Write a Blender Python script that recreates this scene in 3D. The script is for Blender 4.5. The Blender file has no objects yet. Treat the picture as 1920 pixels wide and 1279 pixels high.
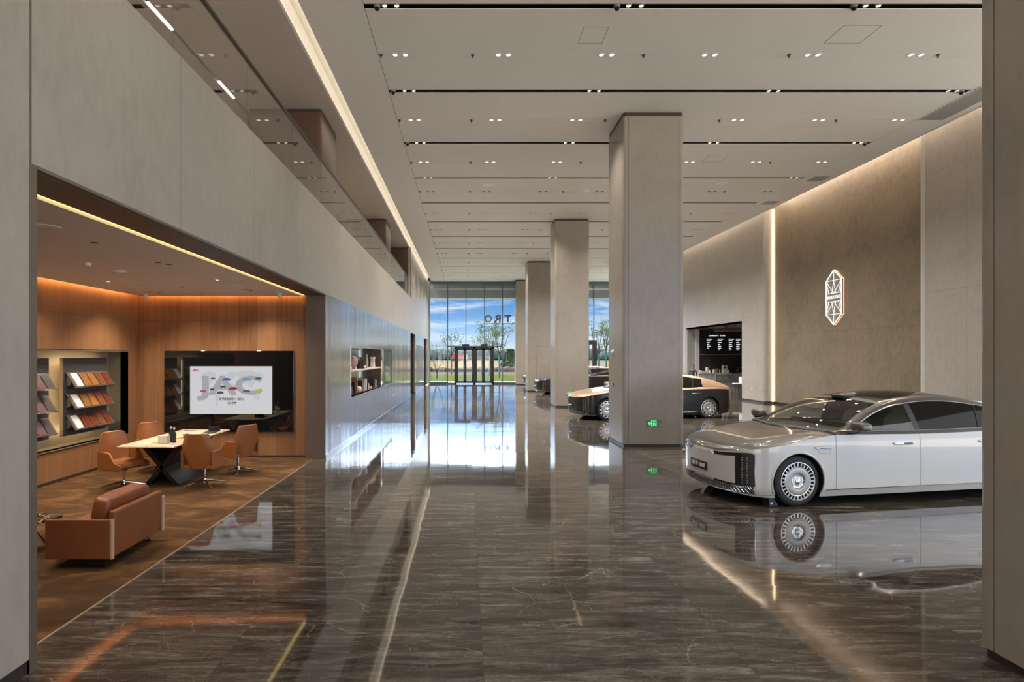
import bpy, bmesh, math, random
from mathutils import Vector, Matrix, noise as mnoise
random.seed(7)
sc = bpy.context.scene
C = sc.collection
PI = math.pi
F = 1066.67          # focal length in pixels of the 1920 frame
CX, CY, H = 875.0, 668.0, 2.25
# ------------------------------------------------------------------ camera
cd = bpy.data.cameras.new('camera'); cam = bpy.data.objects.new('camera', cd); C.objects.link(cam)
cam.location = (0, 0, H); cam.rotation_euler = (PI/2, 0, 0)
cd.lens = 20.0; cd.sensor_width = 36.0; cd.sensor_fit = 'HORIZONTAL'
cd.shift_x = 85/1920; cd.shift_y = 28.5/1920
cd.clip_start = 0.05; cd.clip_end = 2000
sc.camera = cam
# ------------------------------------------------------------------ colour management
vs = sc.view_settings
sc.display_settings.display_device = 'sRGB'
vs.view_transform = 'Standard'; vs.look = 'None'; vs.gamma = 1.0; vs.exposure = 0.28; vs.use_curve_mapping = False
cy = sc.cycles
cy.use_denoising = True
cy.max_bounces = 10; cy.diffuse_bounces = 5; cy.glossy_bounces = 6; cy.transmission_bounces = 8; cy.transparent_max_bounces = 16
cy.sample_clamp_indirect = 6.0; cy.caustics_reflective = True; cy.blur_glossy = 0.5; cy.caustics_refractive = False
# ------------------------------------------------------------------ world
wd = bpy.data.worlds.new('sky'); sc.world = wd; wd.use_nodes = True
class G:
    def __init__(s, nt): s.nt = nt
    def n(s, typ, out=0, props=None, **kw):
        nd = s.nt.nodes.new(typ)
        for k, v in (props or {}).items(): setattr(nd, k, v)
        for k, v in kw.items():
            key = int(k[1:]) if (k[0] == 'i' and k[1:].isdigit()) else k.replace('_', ' ')
            sk = nd.inputs[key]
            if isinstance(v, bpy.types.NodeSocket): s.nt.links.new(v, sk)
            elif isinstance(v, tuple) and len(v) == 3 and sk.type == 'RGBA': sk.default_value = (*v, 1)
            else: sk.default_value = v
        return nd.outputs[out]
    def m(s, op, a, b=0.0, c=0.0, clamp=False):
        return s.n('ShaderNodeMath', props={'operation': op, 'use_clamp': clamp}, i0=a, i1=b, i2=c)
    def mix(s, f, a, b, mode='MIX'):
        nd = s.nt.nodes.new('ShaderNodeMix'); nd.data_type = 'RGBA'; nd.blend_type = mode
        for i, v in ((0, f), (6, a), (7, b)):
            if isinstance(v, bpy.types.NodeSocket): s.nt.links.new(v, nd.inputs[i])
            elif isinstance(v, tuple): nd.inputs[i].default_value = (*v[:3], 1)
            else: nd.inputs[i].default_value = v
        return nd.outputs[2]
    def ramp(s, f, stops, interp='LINEAR'):
        nd = s.nt.nodes.new('ShaderNodeValToRGB'); cr = nd.color_ramp; cr.interpolation = interp
        while len(cr.elements) < len(stops): cr.elements.new(0.5)
        for e, (p, c) in zip(cr.elements, stops):
            e.position = p; e.color = (*c, 1) if isinstance(c, tuple) else (c, c, c, 1)
        s.nt.links.new(f, nd.inputs[0]); return nd.outputs[0]
    def xyz(s, v): 
        nd = s.nt.nodes.new('ShaderNodeSeparateXYZ'); s.nt.links.new(v, nd.inputs[0]); return nd.outputs
    def comb(s, x, y, z): return s.n('ShaderNodeCombineXYZ', i0=x, i1=y, i2=z)
    def scale(s, v, sc3, off=(0, 0, 0)):
        return s.n('ShaderNodeMapping', Vector=v, Scale=sc3, Location=off)
    def noise(s, v, scale=1.0, detail=3.0, rough=0.5, dist=0.0):
        return s.n('ShaderNodeTexNoise', Vector=v, Scale=scale, Detail=detail, Roughness=rough, Distortion=dist)
wn = wd.node_tree; wn.nodes.clear(); g = G(wn)
tc = g.n('ShaderNodeTexCoord', 0)
dx, dy, dz = g.xyz(tc)
skyc = g.ramp(g.m('MULTIPLY', dz, 4.0, clamp=True), [(0.0, (0.80, 0.86, 0.92)), (0.10, (0.52, 0.68, 0.86)), (0.24, (0.22, 0.44, 0.78)), (0.40, (0.10, 0.30, 0.70)), (0.62, (0.35, 0.50, 0.80)), (0.85, (0.95, 1.0, 1.05))])
cl = g.noise(g.scale(tc, (5, 5, 32)), 1.6, 6.0, 0.6, 0.6)
clm = g.ramp(cl, [(0.46, 0.0), (0.68, 0.85)])
skyc = g.mix(clm, skyc, (0.88, 0.92, 0.97))
col = g.mix(g.m('GREATER_THAN', dz, 0.0), (0.52, 0.49, 0.44), skyc)
# gain added high up, behind camera and below horizon to brighten the hall
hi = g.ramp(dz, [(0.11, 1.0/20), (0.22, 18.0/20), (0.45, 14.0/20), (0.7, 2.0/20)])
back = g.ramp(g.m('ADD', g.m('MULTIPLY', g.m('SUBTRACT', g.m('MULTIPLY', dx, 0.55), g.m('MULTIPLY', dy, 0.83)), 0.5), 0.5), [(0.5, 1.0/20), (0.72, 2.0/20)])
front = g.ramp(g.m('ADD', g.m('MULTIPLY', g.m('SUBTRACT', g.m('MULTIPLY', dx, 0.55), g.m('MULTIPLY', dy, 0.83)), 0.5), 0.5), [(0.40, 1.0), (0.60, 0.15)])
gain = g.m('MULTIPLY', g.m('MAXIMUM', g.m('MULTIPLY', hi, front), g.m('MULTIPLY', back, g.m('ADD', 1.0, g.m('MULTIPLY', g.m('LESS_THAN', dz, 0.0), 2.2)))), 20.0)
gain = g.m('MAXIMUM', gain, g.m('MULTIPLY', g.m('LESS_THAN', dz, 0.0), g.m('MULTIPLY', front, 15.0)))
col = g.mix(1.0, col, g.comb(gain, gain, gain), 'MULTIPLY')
WORLD_STRENGTH = 1.0
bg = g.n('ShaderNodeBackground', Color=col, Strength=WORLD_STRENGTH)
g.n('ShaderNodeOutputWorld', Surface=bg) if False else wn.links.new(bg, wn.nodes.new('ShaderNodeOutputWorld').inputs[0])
# ------------------------------------------------------------------ sun
sd = bpy.data.lights.new('sun', 'SUN'); sd.energy = 2.2; sd.angle = 0.01; sd.color = (1, 0.95, 0.86)
so = bpy.data.objects.new('sun', sd); C.objects.link(so); so.location = (-10, 70, 60)
so.rotation_euler = Vector((-0.45, 0.30, 1.3)).to_track_quat('Z', 'Y').to_euler()
LIGHT_K = 1.0
#=====================================================================  helpers
class MB:
    def __init__(s): s.v = []; s.f = []; s.mi = []
    def add(s, vs, fs, mi=0):
        o = len(s.v); s.v += [tuple(p) for p in vs]
        for f in fs: s.f.append([o + i for i in f]); s.mi.append(mi)
        return s
    def box(s, x0, x1, y0, y1, z0, z1, mi=0, M=None):
        if x0 > x1: x0, x1 = x1, x0
        if y0 > y1: y0, y1 = y1, y0
        if z0 > z1: z0, z1 = z1, z0
        vs = [(x0,y0,z0),(x1,y0,z0),(x1,y1,z0),(x0,y1,z0),(x0,y0,z1),(x1,y0,z1),(x1,y1,z1),(x0,y1,z1)]
        if M: vs = [M @ Vector(p) for p in vs]
        return s.add(vs, [(3,2,1,0),(4,5,6,7),(0,1,5,4),(1,2,6,5),(2,3,7,6),(3,0,4,7)], mi)
    def prism(s, poly, axis, a, b, mi=0):
        """poly: 2D points; axis 'x': (y,z), 'y': (x,z), 'z': (x,y)"""
        n = len(poly)
        def P(p, t): return {'x': (t, p[0], p[1]), 'y': (p[0], t, p[1]), 'z': (p[0], p[1], t)}[axis]
        vs = [P(p, a) for p in poly] + [P(p, b) for p in poly]
        fs = [tuple(range(n))[::-1], tuple(range(n, 2*n))] + [(i, (i+1) % n, (i+1) % n + n, i+n) for i in range(n)]
        return s.add(vs, fs, mi)
    def frame(s, p0, p1):
        d = (Vector(p1) - Vector(p0)); L = d.length or 1e-6; d /= L
        u = d.orthogonal().normalized(); return d, u, d.cross(u)
    def cyl(s, p0, p1, r0, r1=None, n=16, mi=0, cap=True):
        r1 = r0 if r1 is None else r1
        d, u, w = s.frame(p0, p1); p0 = Vector(p0); p1 = Vector(p1)
        vs = [p0 + r0*(math.cos(2*PI*i/n)*u + math.sin(2*PI*i/n)*w) for i in range(n)] + \
             [p1 + r1*(math.cos(2*PI*i/n)*u + math.sin(2*PI*i/n)*w) for i in range(n)]
        fs = [(i, (i+1) % n, (i+1) % n + n, i+n) for i in range(n)]
        if cap: fs += [tuple(range(n))[::-1], tuple(range(n, 2*n))]
        return s.add(vs, fs, mi)
    def lathe(s, prof, n=24, M=None, mi=0, close=False):
        vs = []; m = len(prof)
        for i in range(n):
            a = 2*PI*i/n
            for r, z in prof:
                p = Vector((r*math.cos(a), r*math.sin(a), z)); vs.append(M @ p if M else p)
        fs = []
        for i in range(n):
            for j in range(m if close else m-1):
                j2 = (j+1) % m; i2 = (i+1) % n
                fs.append((i*m+j, i2*m+j, i2*m+j2, i*m+j2))
        return s.add(vs, fs, mi)
    def grid(s, P, cu=False, cv=False, mi=0):
        nu = len(P); nv = len(P[0]); vs = [p for r in P for p in r]; fs = []
        for i in range(nu if cu else nu-1):
            for j in range(nv if cv else nv-1):
                i2 = (i+1) % nu; j2 = (j+1) % nv
                fs.append((i*nv+j, i2*nv+j, i2*nv+j2, i*nv+j2))
        return s.add(vs, fs, mi)
    def tube(s, pts, r, n=8, mi=0, closed=False):
        pts = [Vector(p) for p in pts]; m = len(pts); R = r if isinstance(r, (list, tuple)) else [r]*m
        rings = []; up = None
        for i in range(m):
            a = pts[(i-1) % m] if (closed or i > 0) else pts[i]; b = pts[(i+1) % m] if (closed or i < m-1) else pts[i]
            d = (b-a).normalized() if (b-a).length > 1e-9 else Vector((0,0,1))
            if up is None: up = d.orthogonal().normalized()
            up = (up - d*up.dot(d));  up = up.normalized() if up.length > 1e-6 else d.orthogonal().normalized()
            w = d.cross(up)
            rings.append([pts[i] + R[i]*(math.cos(2*PI*k/n)*up + math.sin(2*PI*k/n)*w) for k in range(n)])
        o = len(s.v); s.grid(rings, cu=closed, cv=True, mi=mi)
        if not closed:
            s.f.append([o+k for k in range(n)][::-1]); s.mi.append(mi)
            s.f.append([o+(m-1)*n+k for k in range(n)]); s.mi.append(mi)
        return s
    def rbox(s, c, size, e=0.35, nu=20, nv=12, mi=0, M=None, fn=None):
        """super-ellipsoid cushion"""
        def sp(v, e): return math.copysign(abs(v)**e, v)
        P = []
        for i in range(nu):
            a = 2*PI*i/nu; row = []
            for j in range(nv+1):
                b = -PI/2 + PI*j/nv
                p = Vector((size[0]/2*sp(math.cos(b), e)*sp(math.cos(a), e), size[1]/2*sp(math.cos(b), e)*sp(math.sin(a), e), size[2]/2*sp(math.sin(b), e)))
                if fn: p = fn(p)
                if M: p = M @ p
                row.append(p + Vector(c))
            P.append(row)
        return s.grid(P, cu=True, mi=mi)
    def build(s, name, mats, parent=None, smooth=False, bevel=0.0, seg=2, auto=None):
        me = bpy.data.meshes.new(name); me.from_pydata(s.v, [], s.f); me.update()
        if not isinstance(mats, (list, tuple)): mats = [mats]
        for m_ in mats: me.materials.append(m_)
        me.polygons.foreach_set('material_index', s.mi)
        bm = bmesh.new(); bm.from_mesh(me); bmesh.ops.remove_doubles(bm, verts=bm.verts, dist=1e-5)
        bmesh.ops.recalc_face_normals(bm, faces=bm.faces); bm.to_mesh(me); bm.free()
        o = bpy.data.objects.new(name, me); C.objects.link(o)
        if smooth:
            me.polygons.foreach_set('use_smooth', [True]*len(me.polygons))
            try: me.set_sharp_from_angle(angle=math.radians(auto or 40))
            except Exception: pass
        if bevel:
            md = o.modifiers.new('bevel', 'BEVEL'); md.width = bevel; md.segments = seg; md.limit_method = 'ANGLE'
        if parent: o.parent = parent
        return o
def tag(o, label, cat, group=None, kind=None):
    if label: o['label'] = label
    if cat: o['category'] = cat
    if group: o['group'] = group
    if kind: o['kind'] = kind
    return o
def thing(name, label, cat, loc=(0,0,0), rz=0.0, group=None):
    o = bpy.data.objects.new(name, None); C.objects.link(o); o.empty_display_size = 0.1
    o.location = loc; o.rotation_euler = (0, 0, rz); return tag(o, label, cat, group)
def struct(name, mb, mats, **kw):
    o = mb.build(name, mats, **kw); o['kind'] = 'structure'; return o
KIDS = {}
def dup(root, loc, rz, label, group=None):
    def cp(o, par):
        c = o.copy(); C.objects.link(c)
        if par: c.parent = par
        for ch in list(o.children): cp(ch, c)
        return c
    r = cp(root, None); r.location = loc; r.rotation_euler = (0, 0, rz); r['label'] = label
    if group: r['group'] = group
    return r
def text_obj(name, body, size, mat, M, parent=None, depth=0.004, align='CENTER', bold=0.0, fit=None):
    cu = bpy.data.curves.new(name, 'FONT'); cu.body = body; cu.size = size; cu.align_x = align; cu.align_y = 'CENTER'
    cu.extrude = depth; cu.offset = bold; cu.resolution_u = 3
    to = bpy.data.objects.new(name+'_tmp', cu); C.objects.link(to)
    bpy.context.view_layer.update()
    dg = bpy.context.evaluated_depsgraph_get()
    me = bpy.data.meshes.new_from_object(to.evaluated_get(dg)); bpy.data.objects.remove(to); 
    if fit and len(me.vertices):
        xs = [v.co.x for v in me.vertices]; w = max(xs)-min(xs) or 1; k = fit/w
        for v in me.vertices: v.co.x *= k
    me.transform(M); me.materials.clear(); me.materials.append(mat)
    o = bpy.data.objects.new(name, me); C.objects.link(o)
    if parent: o.parent = parent
    return o
def lerp(a, b, t): return a + (b-a)*t
def interp(x, tab):
    if x <= tab[0][0]: return tab[0][1]
    for (a, va), (b, vb) in zip(tab, tab[1:]):
        if x <= b: return lerp(va, vb, (x-a)/(b-a))
    return tab[-1][1]
def smooth_tab(tab):
    n = len(tab); m = []
    for i in range(n):
        a = tab[max(0, i-1)]; b = tab[min(n-1, i+1)]; m.append((b[1]-a[1])/max(1e-6, b[0]-a[0]))
    def f(x):
        if x <= tab[0][0]: return tab[0][1]
        if x >= tab[-1][0]: return tab[-1][1]
        for i in range(n-1):
            if x <= tab[i+1][0]:
                h = tab[i+1][0]-tab[i][0]; t = (x-tab[i][0])/h
                return (2*t**3-3*t*t+1)*tab[i][1] + (t**3-2*t*t+t)*h*m[i] + (-2*t**3+3*t*t)*tab[i+1][1] + (t**3-t*t)*h*m[i+1]
    return f
#=====================================================================  materials
def newmat(name):
    m = bpy.data.materials.new(name); m.use_nodes = True; nt = m.node_tree; nt.nodes.clear(); g = G(nt)
    out = nt.nodes.new('ShaderNodeOutputMaterial'); return m, g, out
def princ(g, out, **kw):
    sh = g.n('ShaderNodeBsdfPrincipled', **kw); g.nt.links.new(sh, out.inputs[0]); return sh
def pm(name, col, rough=0.5, metal=0.0, var=0.06, scale=8.0, coat=0.0, bump=0.0, spec=0.5, sheen=0.0):
    m, g, out = newmat(name); tc = g.n('ShaderNodeTexCoord', 3)
    nz = g.noise(tc, scale, 3.0)
    c = g.mix(nz, tuple(max(0, x*(1-var*2)) for x in col), tuple(min(1, x*(1+var*2)) for x in col))
    kw = dict(Base_Color=c, Roughness=rough, Metallic=metal, Coat_Weight=coat, Specular_IOR_Level=spec)
    if sheen: kw['Sheen_Weight'] = sheen
    if bump:
        kw['Normal'] = g.n('ShaderNodeBump', Height=g.noise(tc, scale*12, 2.0), Strength=bump, Distance=0.002)
    princ(g, out, **kw); return m
def em(name, col, st):
    m, g, out = newmat(name); e = g.n('ShaderNodeEmission', Color=col, Strength=st); g.nt.links.new(e, out.inputs[0]); return m
def glass(name, tint=(0.9, 0.93, 0.92), rough=0.0, ior=1.5, base_t=1.0):
    m, g, out = newmat(name)
    tr = g.n('ShaderNodeBsdfTransparent', Color=tint)
    gl = g.n('ShaderNodeBsdfGlossy', Color=(1, 1, 1), Roughness=rough)
    bf = g.n('ShaderNodeNewGeometry', 6)
    fr = g.n('ShaderNodeFresnel', IOR=g.m('ADD', g.m('MULTIPLY', bf, 1.0/ior - ior), ior))
    mx = g.n('ShaderNodeMixShader', i0=fr, i1=tr, i2=gl); g.nt.links.new(mx, out.inputs[0]); return m
def seam(g, comp, period, off, width):
    t = g.m('FRACT', g.m('DIVIDE', g.m('SUBTRACT', comp, off), period))
    t = g.m('ABSOLUTE', g.m('SUBTRACT', t, 0.5))
    return g.m('GREATER_THAN', t, 0.5 - width/period/2)
def stone(name, col, rough=0.3, seams=(), spec=0.5, dark=0.45, mott=0.10, bump=0.05):
    """cloudy plaster-like stone panels; seams = [(axis, period, offset, width)] in world metres"""
    m, g, out = newmat(name); pos = g.n('ShaderNodeNewGeometry', 0); p = g.xyz(pos)
    a = g.noise(pos, 0.8, 5.0, 0.6, 0.4); b = g.noise(g.scale(pos, (3, 3, 1.2)), 3.0, 5.0, 0.65)
    f = g.m('ADD', g.m('MULTIPLY', a, 0.5), g.m('MULTIPLY', b, 0.5))
    c = g.ramp(f, [(0.3, tuple(x*(1-mott*1.6) for x in col)), (0.5, col), (0.7, tuple(x*(1+mott) for x in col))])
    for ax, per, off, wd_ in seams:
        s_ = seam(g, p['xyz'.index(ax)], per, off, wd_)
        c = g.mix(g.m('MULTIPLY', s_, 1-dark), c, tuple(x*0.3 for x in col))
    nb = g.n('ShaderNodeBump', Height=g.noise(pos, 40, 3.0), Strength=bump, Distance=0.004)
    princ(g, out, Base_Color=c, Roughness=rough, Specular_IOR_Level=spec, Normal=nb); return m
def wood(name, c0, c1, rough=0.4, vert=True, plank=0.42, axis='y', seams=()):
    m, g, out = newmat(name); pos = g.n('ShaderNodeNewGeometry', 0); p = g.xyz(pos)
    sc3 = (26, 26, 0.9) if vert else (1.2, 26, 26)
    f = g.noise(g.scale(pos, sc3), 1.0, 5.0, 0.6, 0.2)
    u = g.m('ADD', p[0], p[1]) if axis == 'xy' else p['xyz'.index(axis)]
    pl = g.m('FLOOR', g.m('DIVIDE', u, plank))
    rnd = g.n('ShaderNodeTexWhiteNoise', 0, props={'noise_dimensions': '1D'}, W=pl)
    f2 = g.m('ADD', g.m('MULTIPLY', f, 0.75), g.m('MULTIPLY', rnd, 0.25))
    c = g.ramp(f2, [(0.25, c0), (0.75, c1)])
    s_ = seam(g, u, plank, 0, 0.006)
    c = g.mix(g.m('MULTIPLY', s_, 0.35), c, tuple(x*0.3 for x in c0))
    for ax, per, off, wd_ in seams:
        c = g.mix(g.m('MULTIPLY', seam(g, p['xyz'.index(ax)], per, off, wd_), 0.5), c, tuple(x*0.25 for x in c0))
    princ(g, out, Base_Color=c, Roughness=rough); return m

M_stone = stone('light_stone', (0.36, 0.325, 0.275), 0.30)
M_col = stone('column_stone', (0.30, 0.26, 0.215), 0.22, bump=0.03)
M_band = stone('band_stone', (0.37, 0.335, 0.285), 0.38, [('y', 2.12, 4.05, 0.012)])
M_stone_r = stone('right_stone', (0.38, 0.35, 0.31), 0.4, [('y', 1.45, 0.1, 0.012), ('z', 3.6, 0.6, 0.01)])
M_brown = stone('bronze_panel', (0.20, 0.158, 0.108), 0.42, [('y', 2.05, 17.7, 0.012), ('z', 2.9, 0.35, 0.012)], mott=0.25)
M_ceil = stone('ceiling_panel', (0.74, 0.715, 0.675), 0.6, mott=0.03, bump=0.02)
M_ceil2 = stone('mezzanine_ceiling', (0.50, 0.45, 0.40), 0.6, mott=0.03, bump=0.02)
M_slot = pm('slot_black', (0.02, 0.018, 0.015), 0.6)
M_darktrim = pm('dark_bronze', (0.055, 0.042, 0.035), 0.4, 0.3)
M_soffit = pm('soffit_brown', (0.065, 0.038, 0.030), 0.45)
M_pier = pm('pier_brown', (0.12, 0.085, 0.065), 0.45)
M_trim = pm('bronze_trim', (0.28, 0.24, 0.20), 0.3, 0.7)
M_plinth = pm('plinth_dark', (0.06, 0.05, 0.045), 0.35, 0.4)
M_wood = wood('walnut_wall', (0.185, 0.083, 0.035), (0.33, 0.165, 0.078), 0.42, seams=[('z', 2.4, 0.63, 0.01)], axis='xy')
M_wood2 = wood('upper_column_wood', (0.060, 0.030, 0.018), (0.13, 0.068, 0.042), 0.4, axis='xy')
M_led_warm = em('led_warm', (1.0, 0.62, 0.22), 9.0)
M_led_yel = em('led_yellow', (1.0, 0.72, 0.22), 1.6)
M_led_white = em('led_white', (1.0, 0.86, 0.66), 6.0)
M_lamp = em('lamp_face', (1.0, 0.93, 0.82), 1.6)
M_black = pm('black_matte', (0.012, 0.012, 0.013), 0.45)
M_chrome = pm('chrome', (0.72, 0.72, 0.72), 0.12, 1.0, 0.02)
M_white = pm('white_plastic', (0.75, 0.74, 0.72), 0.35, var=0.02)
M_grey = pm('grey_plastic', (0.30, 0.29, 0.28), 0.4)
M_leather = pm('tan_leather', (0.27, 0.095, 0.026), 0.38, var=0.10, scale=5, bump=0.25)
M_leather2 = pm('sofa_leather', (0.215, 0.066, 0.024), 0.40, var=0.10, scale=4, bump=0.25)
M_glass = glass('window_glass', (0.93, 0.96, 0.96))
M_rail = glass('railing_glass', (0.95, 0.93, 0.91), ior=1.5)
# floor: polished brown marble slabs with streaks, hairline veins and slight waviness per slab
def floor_mat():
    m, g, out = newmat('marble_floor'); pos = g.n('ShaderNodeNewGeometry', 0); p = g.xyz(pos)
    TX, TY = 1.93, 1.93
    ix = g.m('FLOOR', g.m('DIVIDE', g.m('SUBTRACT', p[0], 0.12), TX)); iy = g.m('FLOOR', g.m('DIVIDE', g.m('SUBTRACT', p[1], 5.58), TY))
    cell = g.comb(ix, iy, 0.0)
    rn = g.nt.nodes.new('ShaderNodeTexWhiteNoise'); rn.noise_dimensions = '3D'; g.nt.links.new(cell, rn.inputs[0])
    rv, rc = rn.outputs[0], rn.outputs[1]
    off = g.n('ShaderNodeVectorMath', props={'operation': 'MULTIPLY'}, i0=rc, i1=(30.0, 30.0, 0.0))
    q = g.n('ShaderNodeVectorMath', props={'operation': 'ADD'}, i0=pos, i1=off)
    wob = g.noise(q, 0.9, 3.0, 0.5)
    st = g.noise(g.scale(q, (0.9, 6.5, 1.0)), 1.5, 12.0, 0.74, 0.6)
    st2 = g.noise(g.scale(q, (5.0, 45.0, 1.0)), 1.2, 10.0, 0.80, 0.8)
    st3 = g.noise(g.scale(q, (14.0, 60.0, 1.0)), 1.5, 6.0, 0.8, 1.5)
    f = g.m('ADD', g.m('ADD', g.m('MULTIPLY', st, 0.52), g.m('MULTIPLY', st2, 0.28)), g.m('MULTIPLY', st3, 0.20))
    base = g.ramp(f, [(0.41, (0.008, 0.0065, 0.005)), (0.47, (0.036, 0.030, 0.025)), (0.53, (0.085, 0.072, 0.060)), (0.61, (0.22, 0.19, 0.16))])
    # hairline veins
    d1 = g.n('ShaderNodeVectorMath', props={'operation': 'ADD'}, i0=q, i1=g.n('ShaderNodeVectorMath', props={'operation': 'MULTIPLY'}, i0=g.n('ShaderNodeTexNoise', 1, Vector=q, Scale=1.7, Detail=5.0, Roughness=0.62), i1=(0.45, 0.45, 0.0)))
    v1 = g.n('ShaderNodeTexVoronoi', props={'feature': 'DISTANCE_TO_EDGE'}, Vector=g.scale(d1, (1.1, 1.9, 1)), Scale=1.0)
    vm = g.ramp(v1, [(0.0, 1.0), (0.006, 0.0)])
    v2 = g.n('ShaderNodeTexVoronoi', props={'feature': 'DISTANCE_TO_EDGE'}, Vector=g.scale(d1, (2.6, 3.4, 1), (3, 7, 0)), Scale=1.6)
    vm2 = g.ramp(v2, [(0.0, 0.40), (0.012, 0.0)])
    msk = g.ramp(g.noise(q, 1.1, 3.0), [(0.50, 0.0), (0.62, 1.0)])
    vein = g.m('MAXIMUM', g.m('MULTIPLY', vm, msk), g.m('MULTIPLY', vm2, g.ramp(wob, [(0.4, 0.1), (0.6, 1.0)])))
    c = g.mix(g.m('MULTIPLY', vein, 0.65), base, (0.36, 0.28, 0.20))
    bri = g.m('ADD', 0.75, g.m('MULTIPLY', rv, 0.55))
    c = g.mix(1.0, c, g.comb(bri, bri, bri), 'MULTIPLY')
    grout = g.m('MAXIMUM', seam(g, p[0], TX, 0.12, 0.006), seam(g, p[1], TY, 5.58, 0.006))
    c = g.mix(g.m('MULTIPLY', grout, 0.5), c, (0.02, 0.015, 0.012))
    # waviness: low noise + tiny tilt for each slab
    lw = g.noise(g.n('ShaderNodeVectorMath', props={'operation': 'ADD'}, i0=pos, i1=off), 1.1, 1.0)
    bump = g.n('ShaderNodeBump', Height=lw, Strength=0.35, Distance=0.006)
    tilt = g.n('ShaderNodeVectorMath', props={'operation': 'MULTIPLY'}, i0=g.n('ShaderNodeVectorMath', props={'operation': 'SUBTRACT'}, i0=rc, i1=(0.5, 0.5, 0.5)), i1=(0.004, 0.004, 0.0))
    nrm = g.n('ShaderNodeVectorMath', props={'operation': 'NORMALIZE'}, i0=g.n('ShaderNodeVectorMath', props={'operation': 'ADD'}, i0=bump, i1=tilt))
    princ(g, out, Base_Color=c, Roughness=0.045, IOR=1.62, Specular_IOR_Level=0.6, Normal=nrm)
    return m
M_floor = floor_mat()
def carpet_mat():
    m, g, out = newmat('carpet_brown'); pos = g.n('ShaderNodeNewGeometry', 0)
    a = g.noise(g.scale(pos, (1.0, 2.0, 1)), 1.3, 7.0, 0.68, 0.8); b = g.noise(pos, 180, 2.0)
    c = g.ramp(a, [(0.3, (0.026, 0.011, 0.004)), (0.5, (0.070, 0.032, 0.011)), (0.64, (0.19, 0.098, 0.036))])
    c = g.mix(0.22, c, g.mix(b, (0.02, 0.01, 0.005), (0.22, 0.12, 0.05)))
    bm_ = g.n('ShaderNodeBump', Height=b, Strength=0.5, Distance=0.004)
    princ(g, out, Base_Color=c, Roughness=0.95, Specular_IOR_Level=0.2, Normal=bm_); return m
M_carpet = carpet_mat()
def metal_panel():
    m, g, out = newmat('satin_wall_panel'); pos = g.n('ShaderNodeNewGeometry', 0); p = g.xyz(pos)
    n1 = g.noise(g.scale(pos, (1, 9, 0.15)), 1.0, 3.0); n2 = g.noise(g.scale(pos, (1, 40, 0.4)), 1.0, 2.0)
    c = g.ramp(n1, [(0.35, (0.17, 0.15, 0.125)), (0.65, (0.25, 0.22, 0.19))])
    c = g.mix(g.m('MULTIPLY', seam(g, p[1], 1.3, 13.17, 0.012), 0.6), c, (0.04, 0.035, 0.03))
    hb = g.m('ADD', g.m('MULTIPLY', n1, 1.0), g.m('MULTIPLY', n2, 0.25))
    nb = g.n('ShaderNodeBump', Height=hb, Strength=0.25, Distance=0.01)
    wv = g.nt.nodes.new('ShaderNodeTexWhiteNoise'); wv.noise_dimensions = '1D'; g.nt.links.new(g.m('FLOOR', g.m('DIVIDE', p[1], 0.26)), wv.inputs['W'])
    tl = g.n('ShaderNodeVectorMath', props={'operation': 'MULTIPLY'}, i0=g.n('ShaderNodeVectorMath', props={'operation': 'SUBTRACT'}, i0=wv.outputs[1], i1=(0.5, 0.5, 0.5)), i1=(0.0, 0.10, 0.0))
    nb = g.n('ShaderNodeVectorMath', props={'operation': 'NORMALIZE'}, i0=g.n('ShaderNodeVectorMath', props={'operation': 'ADD'}, i0=nb, i1=tl))
    princ(g, out, Base_Color=c, Roughness=0.15, Specular_IOR_Level=0.9, IOR=1.9, Coat_Weight=0.6, Coat_Roughness=0.12, Normal=nb); return m
M_panel = metal_panel()
#=====================================================================  the setting
CZ = 8.3                       # hall ceiling
# floor
fl = MB()
fl.add([(-3.35,-8,0),(20,-8,0),(20,46.3,0),(-3.35,46.3,0)], [(0,1,2,3)])
fl.add([(-9,12.7,0),(-3.35,12.7,0),(-3.35,46.3,0),(-9,46.3,0)], [(0,1,2,3)])
struct('floor', fl, M_floor)
cp = MB().box(-7.4, -3.36, 1.4, 12.7, -0.05, 0.006); struct('floor_carpet', cp, M_carpet)
struct('trim_1', MB().box(-3.362, -3.345, 4.0, 12.5, 0, 0.008), pm('carpet_strip', (0.75, 0.66, 0.52), 0.25, 0.8))
# ceiling of the hall: boards between slots
SY = [9.84 + 3.155*k for k in range(-4, 12)]
ce = MB(); y0 = -8.0
XA, XB = -1.77, 11.45
for ys in SY:
    mid = ys - 1.577
    segs = [(y0, mid-0.105), (mid-0.095, mid+0.095), (mid+0.105, ys-0.075)]
    for a, b in segs: ce.box(XA, XB, a, b, CZ, CZ+0.015)
    y0 = ys + 0.075
ce.box(XA, XB, y0, 46.3, CZ, CZ+0.015)
ce.box(-2.87, XA-0.01, -8, 46.3, CZ, CZ+0.015); ce.box(XB+0.01, 12.42, -8, 46.3, CZ, CZ+0.015)
struct('ceiling', ce, M_ceil)
struct('ceiling_void', MB().box(-2.80, 12.40, -8, 46.3, CZ+0.10, CZ+0.20), M_slot)
rf = MB().box(-9.5, 20.2, -8, 46.9, 9.95, 10.1).box(-9.5, 20.2, 46.3, 46.9, 8.3, 9.95).box(-9.5, 20.2, -8.2, -8, 8.3, 9.95).box(-9.5, -9.3, -8, 46.3, 8.3, 9.95).box(20.0, 20.2, -8, 46.3, 8.3, 9.95).box(14.8, 20.0, -8, 13.2, 8.3, 8.4); struct('roof_slab', rf, M_slot)
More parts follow.
